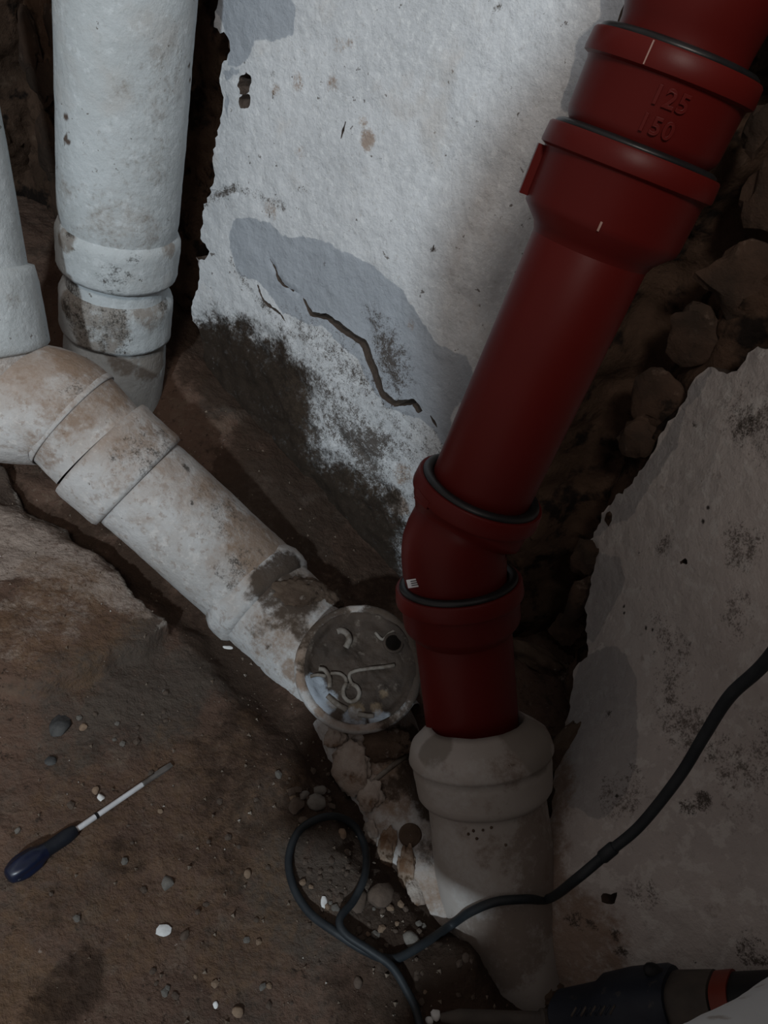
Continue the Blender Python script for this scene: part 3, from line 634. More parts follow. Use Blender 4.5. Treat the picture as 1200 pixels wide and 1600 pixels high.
for nm, pts, r in (('hook', [(400, 350), (435, 340), (480, 365), (500, 420), (470, 480)], .0052), ('hook', [(250, 652), (300, 662), (338, 725), (340, 805)], .0036),
                   ('bead', [(180, 715), (240, 702), (310, 712)], .0028), ('bead', [(345, 688), (420, 692), (465, 725), (478, 765)], .0028), ('bead_loop', [(478, 765), (452, 820), (458, 880), (505, 918), (560, 900), (582, 850), (562, 800), (520, 775)], .0034),
                   ('bead', [(520, 775), (500, 720), (520, 680), (620, 655), (760, 640), (870, 622)], .0030), ('bead', [(710, 355), (770, 412), (830, 360), (910, 322)], .0026), ('bead', [(915, 360), (960, 385), (985, 440)], .0018), ('bead', [(320, 870), (400, 940), (480, 985)], .0045), ('bead', [(570, 1020), (640, 1035), (700, 1040)], .004)):
    V, Fq = tube([on_cover(x, y, -.0018) for x, y in pts], r*.85, 10, 6); o = mesh_obj(nm, V, Fq, M_bead, cov)
hc = on_cover(860, 440, -.001)
V, Fq = ringtube(hc, axc, .0125, .0022, 32, 8); mesh_obj('hole_rim', V, Fq, M_cover, cov)
ring = [hc + (pu*math.cos(a)+pw*math.sin(a))*.0125 + axc*.0006 for a in np.linspace(0, 2*math.pi, 28, endpoint=False)]
ring2 = [p*.86 + hc*.14 + axc*.0002 for p in ring]
mesh_obj('hole_shade_disc', np.array(ring+ring2), [tuple(range(28, 56))] + [(i, (i+1) % 28, 28+(i+1) % 28, 28+i) for i in range(28)], M_hole, cov, smooth=False)  # flat near-black disc paints the dark inside of the hole

# D. lower drain run going under the clay pipe
g0, g1 = at(570, 1140, 1.10), at(710, 1455, .952)
t = pipe_thing('lower_drain_pipe', 'chipped grey-white drain length between the round cover and the clay pipe', 'pipe', (g0+g1)/2 - ZU*.05)
pg = Path([g0, at(632, 1292, 1.035), g1], 6)
o = mesh_obj('pipe_barrel', *sweep(pg, [(-.03, .072), (.03, .070), (.09, .066), (pg.L*.6, .061), (pg.L-.02, .049), (pg.L+.02, .034)], 80, .003, 20, 23, .006, .001), M_drain, t)
paint(o, 'mud', [(650, 1170, .04, 1), (665, 1240, .035, 1), (600, 1170, .03, .6), (610, 1235, .02, .75), (560, 1190, .025, .6), (640, 1210, .02, .8), (670, 1330, .02, .6), (540, 1160, .02, .6)]); paint(o, 'brown', [(600, 1200, .05, .8), (580, 1300, .03, .5), (680, 1400, .03, .5), (620, 1250, .03, .7), (650, 1370, .02, .3), (560, 1220, .03, .5)])
low = o
tl = bvh([o]); h_, n_ = hit(tl, 641, 1305)
if h_ is not None:
    n_ = n_ if n_@norm(ray(641, 1305)) < 0 else -n_
    pk = Path([h_-n_*.008, h_+n_*.003]); mesh_obj('plug', *sweep(pk, [(0, .0145), (.009, .0145), (.0105, .012), (.0095, .0005)], 28, .0008, 60, 3), M_mortar, t)
h_, n_ = hit(tl, 612, 1202)
V, Fq = tube([hit(tl, 578, 1226)[0], hit(tl, 600, 1207)[0], hit(tl, 622, 1190)[0], hit(tl, 636, 1180)[0]], .0035, 8, 5); mesh_obj('ridge', V, Fq, M_bead, t)

# E. grey clay pipe under the red spigot
k0, k1 = at(744, 1110, .938), at(793, 1530, .965)
d_k = norm(k1-k0)
t = pipe_thing('clay_pipe', 'grey clay drain pipe with a broad collar, holding the foot of the red pipes', 'pipe', k1)
pk = Path([k0, k1]); RK = .0725; RKC = .0865
s_c0, s_c1 = .004, .088
def s_at(px, py):  # arclength along the clay pipe nearest an image ray
    best = min(np.linspace(0, pk.L, 200), key=lambda s: abs((lambda q: 800+FPX*(q-CC)@CV/((q-CC)@CF))(pk.frame(s)[0]) - py)); return best
sb_ = s_at(765, 1236); sm_ = s_at(760, 1180)
o = mesh_obj('collar', *sweep(pk, [(.03, PR-.002), (.013, PR-.0005), (.018, PR+.006), (.026, RKC-.012), (.034, RKC-.003), (.042, RKC), (sm_-.004, RKC+.0025), (sm_, RKC+.001), (sm_+.002, RKC-.0025), (sm_+.010, RKC-.001), (sb_-.006, RKC-.004), (sb_, RKC-.008), (sb_+.003, RK-.004)], 96, .0014, 14, 25, .006, .0007, (.004, 2, False)), M_clay, t)
paint(o, 'grey', [(700, 1140, .05, .9), (760, 1150, .05, .95), (820, 1140, .05, .95), (840, 1170, .04, .9), (680, 1170, .03, .8)], rough=.15); paint(o, 'brown', [(850, 1140, .03, .7), (700, 1200, .014, .5), (800, 1205, .03, .55), (770, 1250, .03, .3)]); paint(o, 'pale', [(690, 1230, .04, .55), (740, 1215, .03, .4)])
clay_c = o
o = mesh_obj('pipe_barrel', *sweep(pk, [(sb_-.01, RK-.002), (sb_+.01, RK), (pk.L, RK+.006), (pk.L+.06, RK+.006)], 96, .0016, 12, 26, .007, .0006), M_clay, t)
paint(o, 'brown', [(840, 1300, .05, .75), (850, 1400, .06, .85), (790, 1470, .06, .8), (740, 1480, .05, .65), (760, 1330, .03, .45), (820, 1350, .04, .7), (720, 1300, .02, .5)]); paint(o, 'pale', [(710, 1330, .04, .55), (735, 1390, .04, .5), (700, 1290, .03, .4)])
clay_b = o
for px, py in ((732, 1303), (740, 1298), (755, 1297), (768, 1293), (745, 1310), (790, 1320)):
    h_, n_ = hit(bvh([o]), px, py)
    V, Fc = rock(h_, (.0022, .0022, .0022), int(px), 1, .2); mesh_obj('drip_spot', V, Fc, M_mortar, t)

# ------------------------------------------------------------------ red PVC run
def vseg(a, b): return norm(np.array(b)-np.array(a))
def socket_prof(s0, R, ln, dirn=1, lip=.011):
    """profile from the barrel at s0 outward to the rim and back in; s grows towards the barrel"""
    return [(s0+ln*.95, PR-.004), (s0+ln*.95, PR-.002)]
C0, C1 = at(992, 236, .752*RS), at(752, 762, .935*RS); dC = vseg(C0, C1)
E0, E1 = at(716, 908, .975*RS), at(738, 1135, 1.043*RS); dE = vseg(E0, E1)
B0r, B1r = at(1060, 88, .708*RS), C0 + dC*.03; dBr = vseg(B0r, B1r)
def red_part(root, name, path, prof, seg=96, **k):
    return mesh_obj(name, *sweep(path, prof, seg, **k), M_red, root, angle=42)
def socket(root, path, R, ln, shoulder=.022):
    """open bell: rim at s=0, tapering to the barrel at ln; bead step below the rim, hollow inside"""
    sk = red_part(root, 'socket', path, [(.040, PR+.001), (.006, PR+.0085), (.0, R-.0045), (.0, R-.0015), (.0018, R), (.016, R+.0012), (.0185, R+.0008), (.0205, R-.0035), (.024, R-.0045), (ln-shoulder, R-.0048), (ln-shoulder*.75, R-.0062), (ln-shoulder*.25, PR+.0035), (ln, PR+.0004), (ln+.004, PR-.001)])
    c, t_, n_, b_ = path.frame(.0012)
    c = path.frame(-.0008)[0]; rm_ = (R-.0048-PR)/2
    V, Fq = ringtube(c, t_, PR+rm_, rm_+.0003, 96, 12, min(1, .0044/rm_)); mesh_obj('seal_ring', V, Fq, M_rubber, sk); return sk
# straight length C
t = thing('red_pipe', C1, 'long straight dark red pipe slanting down the middle, collar at its upper end', 'pipe')
pC = Path([C0, C1 + dC*.045]); sock = socket(t, pC, .0885*RS, .098*RS, .030*RS)
red_part(t, 'pipe_barrel', pC, [(.098*RS-.004, PR-.002), (.098*RS, PR), (pC.L-.006, PR), (pC.L, PR-.003), (pC.L, PR-.008)])
redC = t
def on_cyl(path, R, s, ang): c, t_, n_, b_ = path.frame(s); return c + (n_*math.cos(ang)+b_*math.sin(ang))*R
def face_angle(path, R, s, px=None):
    """angle round the pipe facing the viewpoint"""
    c, t_, n_, b_ = path.frame(s); v = CC - c; return math.atan2(v@b_, v@n_)
def patch(root, name, path, s0, s1, a0, a1, R, h, mat, ns=6, na=8):
    V = []; 
    for hh_ in (R-.002, R+h):
        for i in range(ns+1):
            for j in range(na+1): V.append(on_cyl(path, hh_, s0+(s1-s0)*i/ns, a0+(a1-a0)*j/na))
    k = (ns+1)*(na+1); Fq = []
    for i in range(ns):
        for j in range(na): a = k+i*(na+1)+j; Fq.append((a, a+1, a+na+2, a+na+1))
    per = [i*(na+1) for i in range(ns+1)] + [ns*(na+1)+j for j in range(1, na+1)] + [i*(na+1)+na for i in range(ns-1, -1, -1)] + [j for j in range(na-1, 0, -1)]
    for x, y in zip(per, per[1:]+per[:1]): Fq.append((x, y, k+y, k+x))
    o = mesh_obj(name, np.array(V), Fq, mat, root, smooth=False); 
    bm = bmesh.new(); bm.from_mesh(o.data); bmesh.ops.recalc_face_normals(bm, faces=bm.faces); bm.to_mesh(o.data); bm.free(); return o
fa = face_angle(pC, .088, .05)
# direction round the pipe that reads as rightwards
def rsign(path, s, R, a): 
    p = on_cyl(path, R, s, a); q_ = on_cyl(path, R, s, a+.05); return 1 if (q_-p)@CU > 0 else -1
sg = rsign(pC, .05, .088, fa)
patch(sock, 'moulded_lug', pC, .022, .066, fa - sg*1.42, fa - sg*1.30, .0838*RS, .0070, M_red)
patch(sock, 'scuff', pC, .060, .068, fa - sg*.02, fa + sg*.005, .0838*RS, .0003, M_chip, 2, 1)
# reducer bend B with raised figures
t = thing('red_pipe_coupling', B1r, 'short dark red coupling marked 125 and 150 in raised figures, near the upper right', 'pipe fitting')
pB = Path([B0r, B0r+dBr*.07, B0r+dBr*.11, C0 - dC*.01, C0 + dC*.035], 6); sock = socket(t, pB, .0825*RS, .092*RS, .026*RS)
red_part(t, 'neck', pB, [(.092*RS-.004, PR-.002), (.092*RS, PR+.0005), (pB.L-.005, PR), (pB.L, PR-.003)])
fa = face_angle(pB, .08, .05); sg = rsign(pB, .05, .08, fa)
def text_mesh(txt, size):
    c = bpy.data.curves.new('figures', 'FONT'); c.body = txt; c.size = size; c.extrude = .0014; c.bevel_depth = .00035; c.bevel_resolution = 1; c.offset = .0002; c.align_x = 'CENTER'; c.resolution_u = 4; c.space_character = 1.12
    o = bpy.data.objects.new('figures', c); COL.objects.link(o); bpy.context.view_layer.update()
    me = bpy.data.meshes.new_from_object(o.evaluated_get(bpy.context.evaluated_depsgraph_get()))
    V = np.array([v.co for v in me.vertices]); Fc = [tuple(p.vertices) for p in me.polygons]
    bpy.data.objects.remove(o); bpy.data.curves.remove(c); bpy.data.meshes.remove(me); return V, Fc
for txt, s_line, sz in (('125', .040, .0195), ('150', .0605, .0185)):
    V, Fc = text_mesh(txt, sz); R_ = .0825*RS-.0048
    W = np.array([on_cyl(pB, R_ + v[2] + .0004, s_line - v[1], fa + sg*(v[0]/R_ + (+.12 if txt == '125' else +.10))) for v in V])
    mesh_obj('raised_figures', W, Fc, M_red, sock, smooth=False)
patch(sock, 'scuff', pB, .001, .018, fa - sg*.30, fa - sg*.285, .0825*RS+.0008, .0005, M_chip, 3, 1)
# top bend A
A1 = B0r + dBr*.035; pA = Path([A1, B0r - dBr*.01, B0r - dBr*.055, B0r - dBr*.085 + CU*.022 + CF*.01, B0r - dBr*.12 + CU*.075 + CF*.005, B0r - dBr*.13 + CU*.17 - CF*.01], 8)
t = thing('red_pipe_bend', B0r, 'dark red pipe bend cut off by the upper right corner of the frame', 'pipe fitting')
red_part(t, 'bend_barrel', pA, [(0, PR-.004), (.004, PR), (.05, PR), (.07, PR+.003), (.085, PR+.0045), (pA.L, PR+.0045)], step=.006)
# lower bend D
D0 = C1 + dC*.0; Dend = E0 + dE*.035
pD = Path([D0, D0+dC*.034, at(709, 858, .962*RS), Dend], 12)
t = thing('red_pipe_bend', D0 + dC*.1, 'short dark red pipe bend with a moulded tab, below the long slanting red pipe', 'pipe fitting')
sock = socket(t, pD, .0805*RS, .062*RS, .016*RS)
red_part(t, 'bend_barrel', pD, [(.062*RS-.004, PR-.002), (.062*RS, PR+.001), (.075, PR+.003), (pD.L-.05, PR+.003), (pD.L-.035, PR+.001), (pD.L, PR)], step=.006)
fa = face_angle(pD, .08, .03); sg = rsign(pD, .03, .08, fa)
pt = patch(sock, 'moulded_tab', pD, .010, .044, fa - sg*.98, fa - sg*.62, (.0805*RS-.001), .0022, M_red)
patch(sock, 'tab_edge', pD, .0415, .0435, fa - sg*.98, fa - sg*.62, (.0805*RS+.0008), .0012, M_red, 1, 8)
# E spigot
t = thing('red_pipe_stub', E1, 'dark red socket stub pushed into the grey clay collar', 'pipe fitting')
pE = Path([E0, E1 + dE*.012]); sock = socket(t, pE, .0805*RS, .070*RS, .018*RS)
red_part(t, 'spigot', pE, [(.070*RS-.004, PR-.002), (.070*RS, PR+.0005), (pE.L-.002, PR), (pE.L, PR-.003), (pE.L, PR-.01)])
# printed paper scrap stuck at the joint of the lower bend
tb = bvh([o for o in bpy.data.objects if o.type == 'MESH' and o.parent and o.parent.name.startswith('red_pipe')])
h_, n_ = hit(tb, 648, 911, .003)
t = thing('paper_scrap', h_, 'tiny white printed scrap of paper caught in the lowest black seal', 'paper')
sx_, sy_ = CU*.0085, -CV*.006
def quad(c, a, b, th, n): 
    V = [c+a*i+b*j+n*k for k in (0, th) for i, j in ((-1, -1), (1, -1), (1, 1), (-1, 1))]
    return np.array(V), [(0, 3, 2, 1), (4, 5, 6, 7), (0, 1, 5, 4), (1, 2, 6, 5), (2, 3, 7, 6), (3, 0, 4, 7)]
nn = -norm(ray(648, 911))
V, Fc = quad(h_, norm(CU-.15*CV)*.0085, norm(CV+.25*CU)*.0048, .0006, nn); sheet = mesh_obj('sheet', V, Fc, M_paper, t, smooth=False)
for k in range(3):
    V, Fc = quad(h_ + nn*.0007 + norm(CV+.25*CU)*(-.0026+.0024*k) + CU*.001, norm(CU-.15*CV)*.0052, norm(CV)*.0005, .0002, nn); mesh_obj('print_line', V, Fc, M_ink, sheet, smooth=False)

# ------------------------------------------------------------------ bottom right: standing pipe and power tool
sp = at(1222, 1662, .60)
wa, wb = at(1182, 1727, .55), at(1296, 1643, .63); sd_ = norm(wb-wa)
t = thing('white_pipe', wa - sd_*.3, 'pale blue-white painted pipe slanting across the lower right corner, nearest the viewer', 'pipe')
ps = Path([wa - sd_*.55, wb + sd_*.02])
o = mesh_obj('pipe_barrel', *sweep(ps, [(0, .02), (0, .060), (ps.L, .060), (ps.L, .02)], 80, .003, 14, 44, .010, .001), M_white_paint, t, angle=50)
paint(o, 'dirt', [(1160, 1560, .010, .6), (1120, 1590, .010, .7), (1190, 1540, .008, .6)], rough=.8)

# ------------------------------------------------------------------ power tool lying by the right wall
tA, tB = at(872, 1598, .80), at(1175, 1580, .70)
dT = norm(tB-tA); 
t = thing('power_drill', (tA+tB)/2*np.array([1, 1, 0]), 'dark power drill lying at the foot of the right wall, long bit pointing left', 'power tool')
pT = Path([tA, tB]); LT = pT.L
def superell(path, prof, seg=40, n=3.2, sy=1.0):
    V = []; up = norm(-CV - dT*np.dot(-CV, dT)); sd = np.cross(dT, up)
    for s, r in prof:
        c = path.frame(s)[0]
        for i in range(seg):
            a = 2*math.pi*i/seg; ca, sa = math.cos(a), math.sin(a); k = (abs(ca)**n+abs(sa)**n)**(-1/n); V.append(c + (up*ca*sy + sd*sa)*r*k)
    m = len(prof); Fq = np.array([(i*seg+j, i*seg+(j+1) % seg, (i+1)*seg+(j+1) % seg, (i+1)*seg+j) for i in range(m-1) for j in range(seg)])
    return np.array(V), Fq, up, sd
V, Fq, up, sd = superell(pT, [(0, .001), (0, .020), (.006, .027), (.05, .031), (.06, .037), (.09, .040), (.128, .040), (.133, .038), (.135, .001)])
gear = mesh_obj('gear_housing', V, Fq, M_tool, t, angle=40)
V, Fq, up, sd = superell(pT, [(.130, .001), (.130, .033), (.136, .034), (.172, .032), (.176, .001)]); mesh_obj('motor_housing', V, Fq, M_toolgrey, t, angle=40)
V, Fq, up, sd = superell(pT, [(.174, .001), (.174, .031), (.190, .031), (.190, .001)]); mesh_obj('collar_band', V, Fq, M_orange, t, angle=40)
V, Fq, up, sd = superell(pT, [(.186, .001), (.188, .029), (.26, .027), (.27, .018), (.272, .001)]); mesh_obj('rear_handle', V, Fq, M_tooldk, t, angle=40)
cs = tA + dT*.122 + up*.041
V, Fc = rock(cs, (.011, .008, .006), 3, 2, .05, 0, False); mesh_obj('selector_knob', V, Fc, M_tooldk, gear)
tv = bvh([o for o in t.children])
for k in range(9):
    a_, n_ = hit(tv, 893+k*7.5, 1588-k*.4); b2, n2 = hit(tv, 901+k*7.5, 1574-k*.4)
    if a_ is None or b2 is None: continue
    V, Fq = tube([a_, b2], .0013, 6, 2); mesh_obj('vent_rib', V, Fq, M_tool if k % 2 else M_toolgrey, gear)
bit = [tA + dT*.01, at(780, 1588, .775), at(690, 1590, .795)]
V, Fq = sweep(Path(bit), [(0, .0105), (.03, .0105), (.032, .0075), (Path(bit).L-.02, .0075), (Path(bit).L, .004), (Path(bit).L, .0003)], 16); mesh_obj('drill_bit', V, Fq, M_toolgrey, t, angle=40)

# ------------------------------------------------------------------ screwdriver
def fl(x, y, up=0.0):
    h_, n_ = hit(TF, x, y); return h_ + ZU*up
TF = bvh([floor])
e0, e1 = fl(12, 1378, .012), fl(268, 1197, .004)
ds = norm(e1-e0); Ls = np.linalg.norm(e1-e0); psd = Path([e0, e1])
t = thing('screwdriver', (e0+e1)/2, 'flat-blade screwdriver with a dark blue and black handle lying on the brown floor', 'screwdriver')
s1 = np.linalg.norm(fl(72, 1336, .014)-e0); s2 = np.linalg.norm(fl(121, 1303, .01)-e0); s3 = np.linalg.norm(fl(152, 1283, .008)-e0)
def flute(V, path, s0, s1_, k=6, am=.0012):
    rel = V - e0; s = rel@ds; c = e0 + s[:, None]*ds; d = V-c; r = np.linalg.norm(d, axis=1); n = path.N[0]; b = np.cross(ds, n); a = np.arctan2(d@b, d@n)
    w = sst(s0, s0+.01, s)*(1-sst(s1_-.01, s1_, s)); ok = r > 1e-4
    V = V.copy(); V[ok] += (d[ok]/r[ok][:, None])*(am*np.cos(k*a[ok])*w[ok])[:, None]; return V
V, Fq = sweep(psd, [(0, .0003), (0, .006), (.002, .0090), (.008, .0118), (s1*.4, .0134), (s1*.75, .0122), (s1*.93, .0095), (s1, .0088)], 48, step=.004); mesh_obj('grip', flute(V, psd, .004, s1*.9), Fq, M_blue, t, angle=50)
V, Fq = sweep(psd, [(s1-.001, .0088), (s1+.004, .0082), (s2-.012, .0086), (s2-.002, .0070), (s2, .0055), (s2, .002)], 40, step=.004); mesh_obj('handle_neck', V, Fq, M_blackgrip, t, angle=50)
V, Fq = sweep(psd, [(s2-.003, .0034), (s3, .0034)], 20); mesh_obj('bright_shank', V, Fq, M_steel, t)
V, Fq = sweep(psd, [(s3-.0005, .0030), (s3, .0038), (s3+.003, .0038), (s3+.0035, .003)], 20); mesh_obj('shank_ring', V, Fq, M_tooldk, t, angle=40)
sE = Ls-.022
V, Fq = sweep(psd, [(s3+.002, .0032), (Ls*.80, .0032)], 20); mesh_obj('shank', V, Fq, M_steel, t)
V, Fq = sweep(psd, [(Ls*.80-.001, .0032), (sE, .0032)], 20); mesh_obj('dull_shank', V, Fq, M_steeld, t)
wv = norm(np.cross(ds, ZU)); nv = np.cross(wv, ds)
prof = [(sE-.002, .0030, .0030), (sE+.006, .0034, .0022), (Ls-.004, .0034, .0010), (Ls, .0032, .0005)]
V = []; Fc = []
for s, w_, h2 in prof:
    c = e0 + ds*s; V += [c-wv*w_-nv*h2, c+wv*w_-nv*h2, c+wv*w_+nv*h2, c-wv*w_+nv*h2]
for i in range(3):
    for j in range(4): Fc.append((i*4+j, i*4+(j+1) % 4, i*4+4+(j+1) % 4, i*4+4+j))
Fc += [(3, 2, 1, 0), (12, 13, 14, 15)]
mesh_obj('blade_tip', np.array(V), Fc, M_steeld, t, smooth=False)

# ------------------------------------------------------------------ loose cable
TA = bvh([floor, clay_b, clay_c, low, body, wall_right] + list(wall_right.children))
TK = bvh([floor])
cab = [(at(1290, 900, .50)), at(1200, 1030, .60), at(1140, 1088, .65), at(1100, 1150, .69), at(1060, 1215, .725), at(1000, 1290, .765), at(950, 1332, .785), at(900, 1374, .80)]
for x, y in [(858, 1404), (820, 1405), (775, 1409), (735, 1425), (704, 1446)]: cab.append(hit(TA, x, y, .0075)[0])
loop = [(660, 1478, .008), (612, 1503, .009), (570, 1492, .010), (522, 1462, .010), (482, 1430, .007), (457, 1388, .006), (450, 1342, .006), (468, 1300, .007), (510, 1281, .009), (546, 1291, .009), (567, 1326, .009), (568, 1370, .009), (550, 1412, .011), (526, 1445, .018), (534, 1470, .020), (572, 1496, .020), (606, 1520, .018), (632, 1552, .009), (648, 1585, .008), (660, 1640, .008)]
for x, y, u in loop: cab.append(hit(TK, x, y)[0] + ZU*u)
t = thing('power_cable', hit(TK, 600, 1510)[0], 'long dark rubber cable hanging across the right wall and looping on the floor', 'cable')
V, Fq = tube(cab, lambda u: .0056 - .0012*u, 14, 8); mesh_obj('cable_sheath', V, Fq, M_cable, t)
mp = np.array(cab[6]); V, Fq = sweep(Path([mp - norm(cab[7]-cab[5])*.010, mp + norm(cab[7]-cab[5])*.010]), [(0, .0058), (.002, .0068), (.018, .0068), (.02, .0058)], 16); mesh_obj('tape_wrap', V, Fq, M_cable, t)

# ------------------------------------------------------------------ mortar lumps, pebbles, grit
TALL = bvh([floor, body, low])
def lump(x, y, size, mat, label, seed, tree=None):
    h_, n_ = hit(tree or TALL, x, y)
    if n_@norm(ray(x, y)) > 0: n_ = -n_
    a_ = norm(np.cross(n_, CV)); b_ = np.cross(n_, a_)
    V, Fc = rock(np.zeros(3), (1, 1, 1), seed, 4, .6, None, False); V = V*(1 + .14*fbm(V*1.0, 5, 3, seed)[:, None])
    V = h_ + V[:, :1]*size[0]*a_ + V[:, 1:2]*size[1]*b_ + V[:, 2:3]*size[2]*n_
    o = mesh_obj('mortar_lump', V, Fc, mat, None, angle=70)
    c = V.mean(0); o.data.transform(Matrix.Translation(Vector(-c))); o.location = Vector(c)
    return tag(o, label, 'mortar')
lump(524, 1152, (.018, .016, .010), M_limemortar, 'crumbling pale mortar lump under the lower edge of the round cover', 301)
lump(548, 1200, (.026, .034, .010), M_limemortar, 'pale mortar crust on the left flank of the lower drain length', 302)
lump(580, 1240, (.016, .024, .008), M_limemortar, 'white chalky mortar chunk at the left of the lower drain length', 308)
lump(606, 1325, (.012, .024, .007), M_rustmortar, 'rust-stained mortar flake nearest the cable loop', 303)
lump(634, 1362, (.012, .026, .007), M_rustmortar, 'rust-stained mortar flake beside the lower end of the drain', 304)
lump(580, 1300, (.012, .016, .007), M_limemortar, 'small pale mortar flake left of the round brown plug', 305)
lump(650, 1400, (.010, .022, .006), M_limemortar, 'narrow pale mortar flake where the drain meets the grit', 310)
TW = bvh([wall_right, floor] + list(wall_right.children))
lump(848, 1035, (.030, .060, .022), M_mortar, 'rough brown mortar filling right of the red stub', 320, TW)
lump(880, 1165, (.014, .050, .012), M_mortar, 'brown mortar strip between the clay collar and the right wall', 321, TW)
lump(845, 1545, (.034, .024, .020), M_mortar, 'brown mortar lump at the foot of the grey clay pipe', 306)
lump(808, 1532, (.024, .014, .014), M_rustmortar, 'reddish mortar chunk against the foot of the clay pipe', 307)
lump(600, 1165, (.034, .022, .008), M_mortar, 'mud crust across the top of the lower drain length', 311)
lump(470, 925, (.040, .024, .008), M_mortar, 'mud crust over the end of the diagonal drain', 312)
lump(520, 935, (.022, .018, .010), M_mortar, 'mud lump above the round cover', 309)

def peb(x, y, wpx, hpx, mat, label, seed, group=None, name='pebble', cat='stone', flat=.6):
    h_, n_ = hit(TF, x, y); d = (h_-CC)@CF; w_ = wpx*d/FPX/2; h2 = hpx*d/FPX/2
    V, Fc = rock(np.zeros(3), (w_, h2*1.15, min(w_, h2)*flat), seed, 2, .22, random.uniform(-.5, .5))
    o = mesh_obj(name, V, Fc, mat, None, angle=45); o.location = Vector(h_ + ZU*min(w_, h2)*flat*.45)
    return tag(o, label, cat, group)
peb(93, 1136, 36, 36, M_dark, 'dark grey angular stone on the floor left of the mortar patch', 11, None, 'stone')
peb(262, 1381, 22, 24, M_pebB, 'pale grey rounded pebble on open floor right of the screwdriver handle', 12)
o = peb(256, 1455, 24, 20, M_white, 'bright white plaster flake alone on the brown floor', 13, None, 'plaster_flake', 'flake', .35)
peb(494, 1255, 36, 26, M_pebB, 'largest smooth grey pebble in the cluster above the cable loop', 14)
peb(462, 1260, 26, 28, M_pebA, 'rounded brown pebble at the left of the cluster above the cable loop', 15)
peb(497, 1236, 30, 16, M_pebB, 'long flat grey pebble at the top of the cluster above the cable loop', 16)
peb(475, 1243, 14, 16, M_pebB, 'small pale pebble between the cluster stones above the cable loop', 17)
peb(474, 1283, 18, 14, M_pebA, 'small brown pebble touching the top of the cable loop', 18)
peb(456, 1238, 16, 16, M_pebA, 'small dark brown pebble at the upper left of the pebble cluster', 19)
peb(593, 1402, 42, 44, M_pebA, 'big brown stone right of the cable loop', 20, None, 'stone')
peb(561, 1408, 24, 36, M_pebA, 'narrow brown stone between the cable loop and the big brown stone', 21, None, 'stone')
peb(642, 1470, 32, 22, M_pebB, 'flat grey stone under the cable near the drain end', 22, None, 'stone')
peb(535, 1303, 16, 18, M_pebC, 'pinkish pebble inside the top of the cable loop', 23)
peb(506, 1410, 11, 18, M_white, 'slim white chip inside the cable loop', 24, None, 'stone_chip', 'chip')
peb(560, 1535, 16, 18, M_pebA, 'lone brown pebble below the cable crossing', 25)
peb(150, 1236, 13, 13, M_pebC, 'square tan crumb above the screwdriver shank', 26, None, 'crumb', 'stone')
peb(157, 1247, 15, 10, M_white, 'tiny white crumb beside the square tan one above the screwdriver', 27, None, 'crumb', 'stone')
peb(250, 1268, 10, 7, M_pebC, 'tiny tan chip below the screwdriver tip', 28, None, 'stone_chip', 'chip')
peb(386, 1367, 14, 14, M_pebC, 'tan pebble on open floor left of the cable loop', 29)
peb(372, 1582, 20, 16, M_pebC, 'tan pebble by the lower frame edge', 30)
peb(288, 1462, 14, 16, M_pebA, 'brown pebble just right of the white plaster flake', 31)
peb(337, 1571, 10, 10, M_white, 'tiny white chip by the lower frame edge', 32, None, 'stone_chip', 'chip')
peb(130, 1137, 14, 12, M_pebC, 'reddish pebble right of the dark angular stone', 33)
peb(80, 1190, 20, 14, M_dark, 'flat dark pebble below the dark angular stone', 34)
peb(27, 1298, 10, 10, M_pebB, 'tiny grey pebble above the screwdriver handle', 35)
peb(346, 950, 16, 14, M_white, 'small curled white flake in the dark groove under the drain', 36, None, 'plaster_flake', 'flake', .4)
peb(356, 1012, 18, 7, M_white, 'thin white splinter in the groove beside the drain', 37, None, 'plaster_flake', 'flake', .6)
peb(681, 1587, 20, 16, M_white, 'white lump at the tip of the drill bit', 38, None, 'plaster_flake', 'flake', .7)
peb(670, 1595, 14, 12, M_white, 'smaller white crumb just left of the lump by the drill bit', 39, None, 'plaster_flake', 'flake', .7)
r_ = random.Random(5); n_p = 0
zones = [((470, 1330), (555, 1450), 26, 'small pebble in the grit enclosed by the cable loop'), ((560, 1410), (680, 1490), 30, 'small pebble in the grit between cable loop and drain end'), ((430, 1200), (520, 1275), 14, 'small pebble in the grit above the cable loop'),
    ((110, 1080), (260, 1170), 12, 'small pebble on the grey mortar patch right of the dark stone'), ((300, 1250), (430, 1480), 12, 'small pebble on bare floor between screwdriver tip and cable loop'), ((40, 1200), (240, 1440), 10, 'small pebble on bare floor round the screwdriver'), ((200, 1480), (520, 1590), 12, 'small pebble on bare floor along the lower frame edge'), ((640, 1490), (740, 1580), 12, 'small pebble in the dark corner between cable and drill bit')]
protos = []
for i in range(6):
    V, Fc = rock(np.zeros(3), (1, 1.15, .65), 400+i, 1, .2, 0); me = bpy.data.meshes.new('pebble'); me.from_pydata([tuple(v) for v in V], [], [tuple(f) for f in Fc]); me.materials.append([M_pebA, M_pebA, M_pebC, M_pebA, M_pebA, M_pebB][i]); protos.append(me)
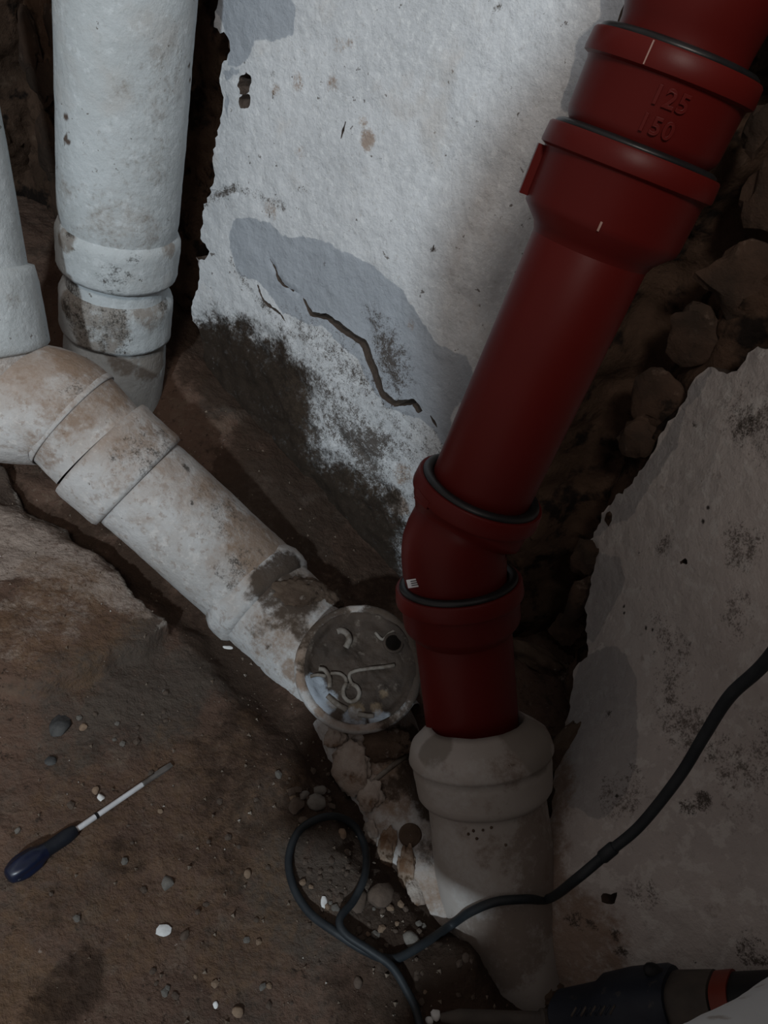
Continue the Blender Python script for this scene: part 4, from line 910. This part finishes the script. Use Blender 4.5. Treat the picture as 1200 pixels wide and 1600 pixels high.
for (a, b, n, lab) in zones:
    for k in range(n):
        x, y = r_.uniform(a[0], b[0]), r_.uniform(a[1], b[1]); h_, nn_ = hit(TF, x, y); s_ = r_.uniform(3.2, 7)*((h_-CC)@CF)/FPX
        o = bpy.data.objects.new('pebble', protos[r_.randrange(6)]); COL.objects.link(o); o.location = Vector(h_ + ZU*s_*.3); o.scale = (s_, s_*r_.uniform(.8, 1.2), s_*r_.uniform(.7, 1)); o.rotation_euler = (0, 0, r_.uniform(0, 6.28))
        tag(o, lab, 'stone', lab.replace('small pebble', 'small pebbles'))
# grit too fine to count
GV = []; GF = []; GF4 = np.array([(0, 1, 2), (0, 2, 3), (0, 3, 1), (1, 3, 2)]); base = 0
base_t = np.array([[0, 0, 1], [.94, 0, -.33], [-.47, .82, -.33], [-.47, -.82, -.33]])
N = 6500; pos = np.stack([rng.uniform(-.75, .55, N), rng.uniform(.15, 1.15, N)], 1)
dt = sdline(pos, tr_line); w = .25 + .75*np.exp(-(dt/.13)**2)*sst(-.25, .0, pos[:, 0]); pos = pos[rng.uniform(0, 1, N) < w]
p3_ = np.hstack([pos, np.zeros((len(pos), 1))]); pos = pos[((p3_-B0)@BN > .03) & ((p3_-R0)@RN > .03 + haunch(np.stack([(p3_-R0)@RD, 0*p3_[:, 0]], 1)))]
zz_ = floor_z(pos)
for p, z in zip(pos, zz_):
    s_ = .0009 + .0028*rng.uniform()**3; V = base_t*rng.uniform(.7, 1.3, (4, 3))*s_; a = rng.uniform(0, 6.28); c, s = math.cos(a), math.sin(a)
    V = V@np.array([[c, s, 0], [-s, c, 0], [0, 0, 1]]) + np.array([p[0], p[1], z+s_*.4]); GV.append(V); GF.append(GF4+base); base += 4
M_grit = material('grit', (.20, .16, .125), (.10, .07, .05), 60, .4, .6, specks=[((.6, .57, .53), 90, .62, .66, .9)], rough=.9, bump=0)
g = mesh_obj('grit', np.vstack(GV), np.vstack(GF), M_grit, None, smooth=False); tag(g, 'fine grit strewn over the earth floor', 'grit', kind='stuff')
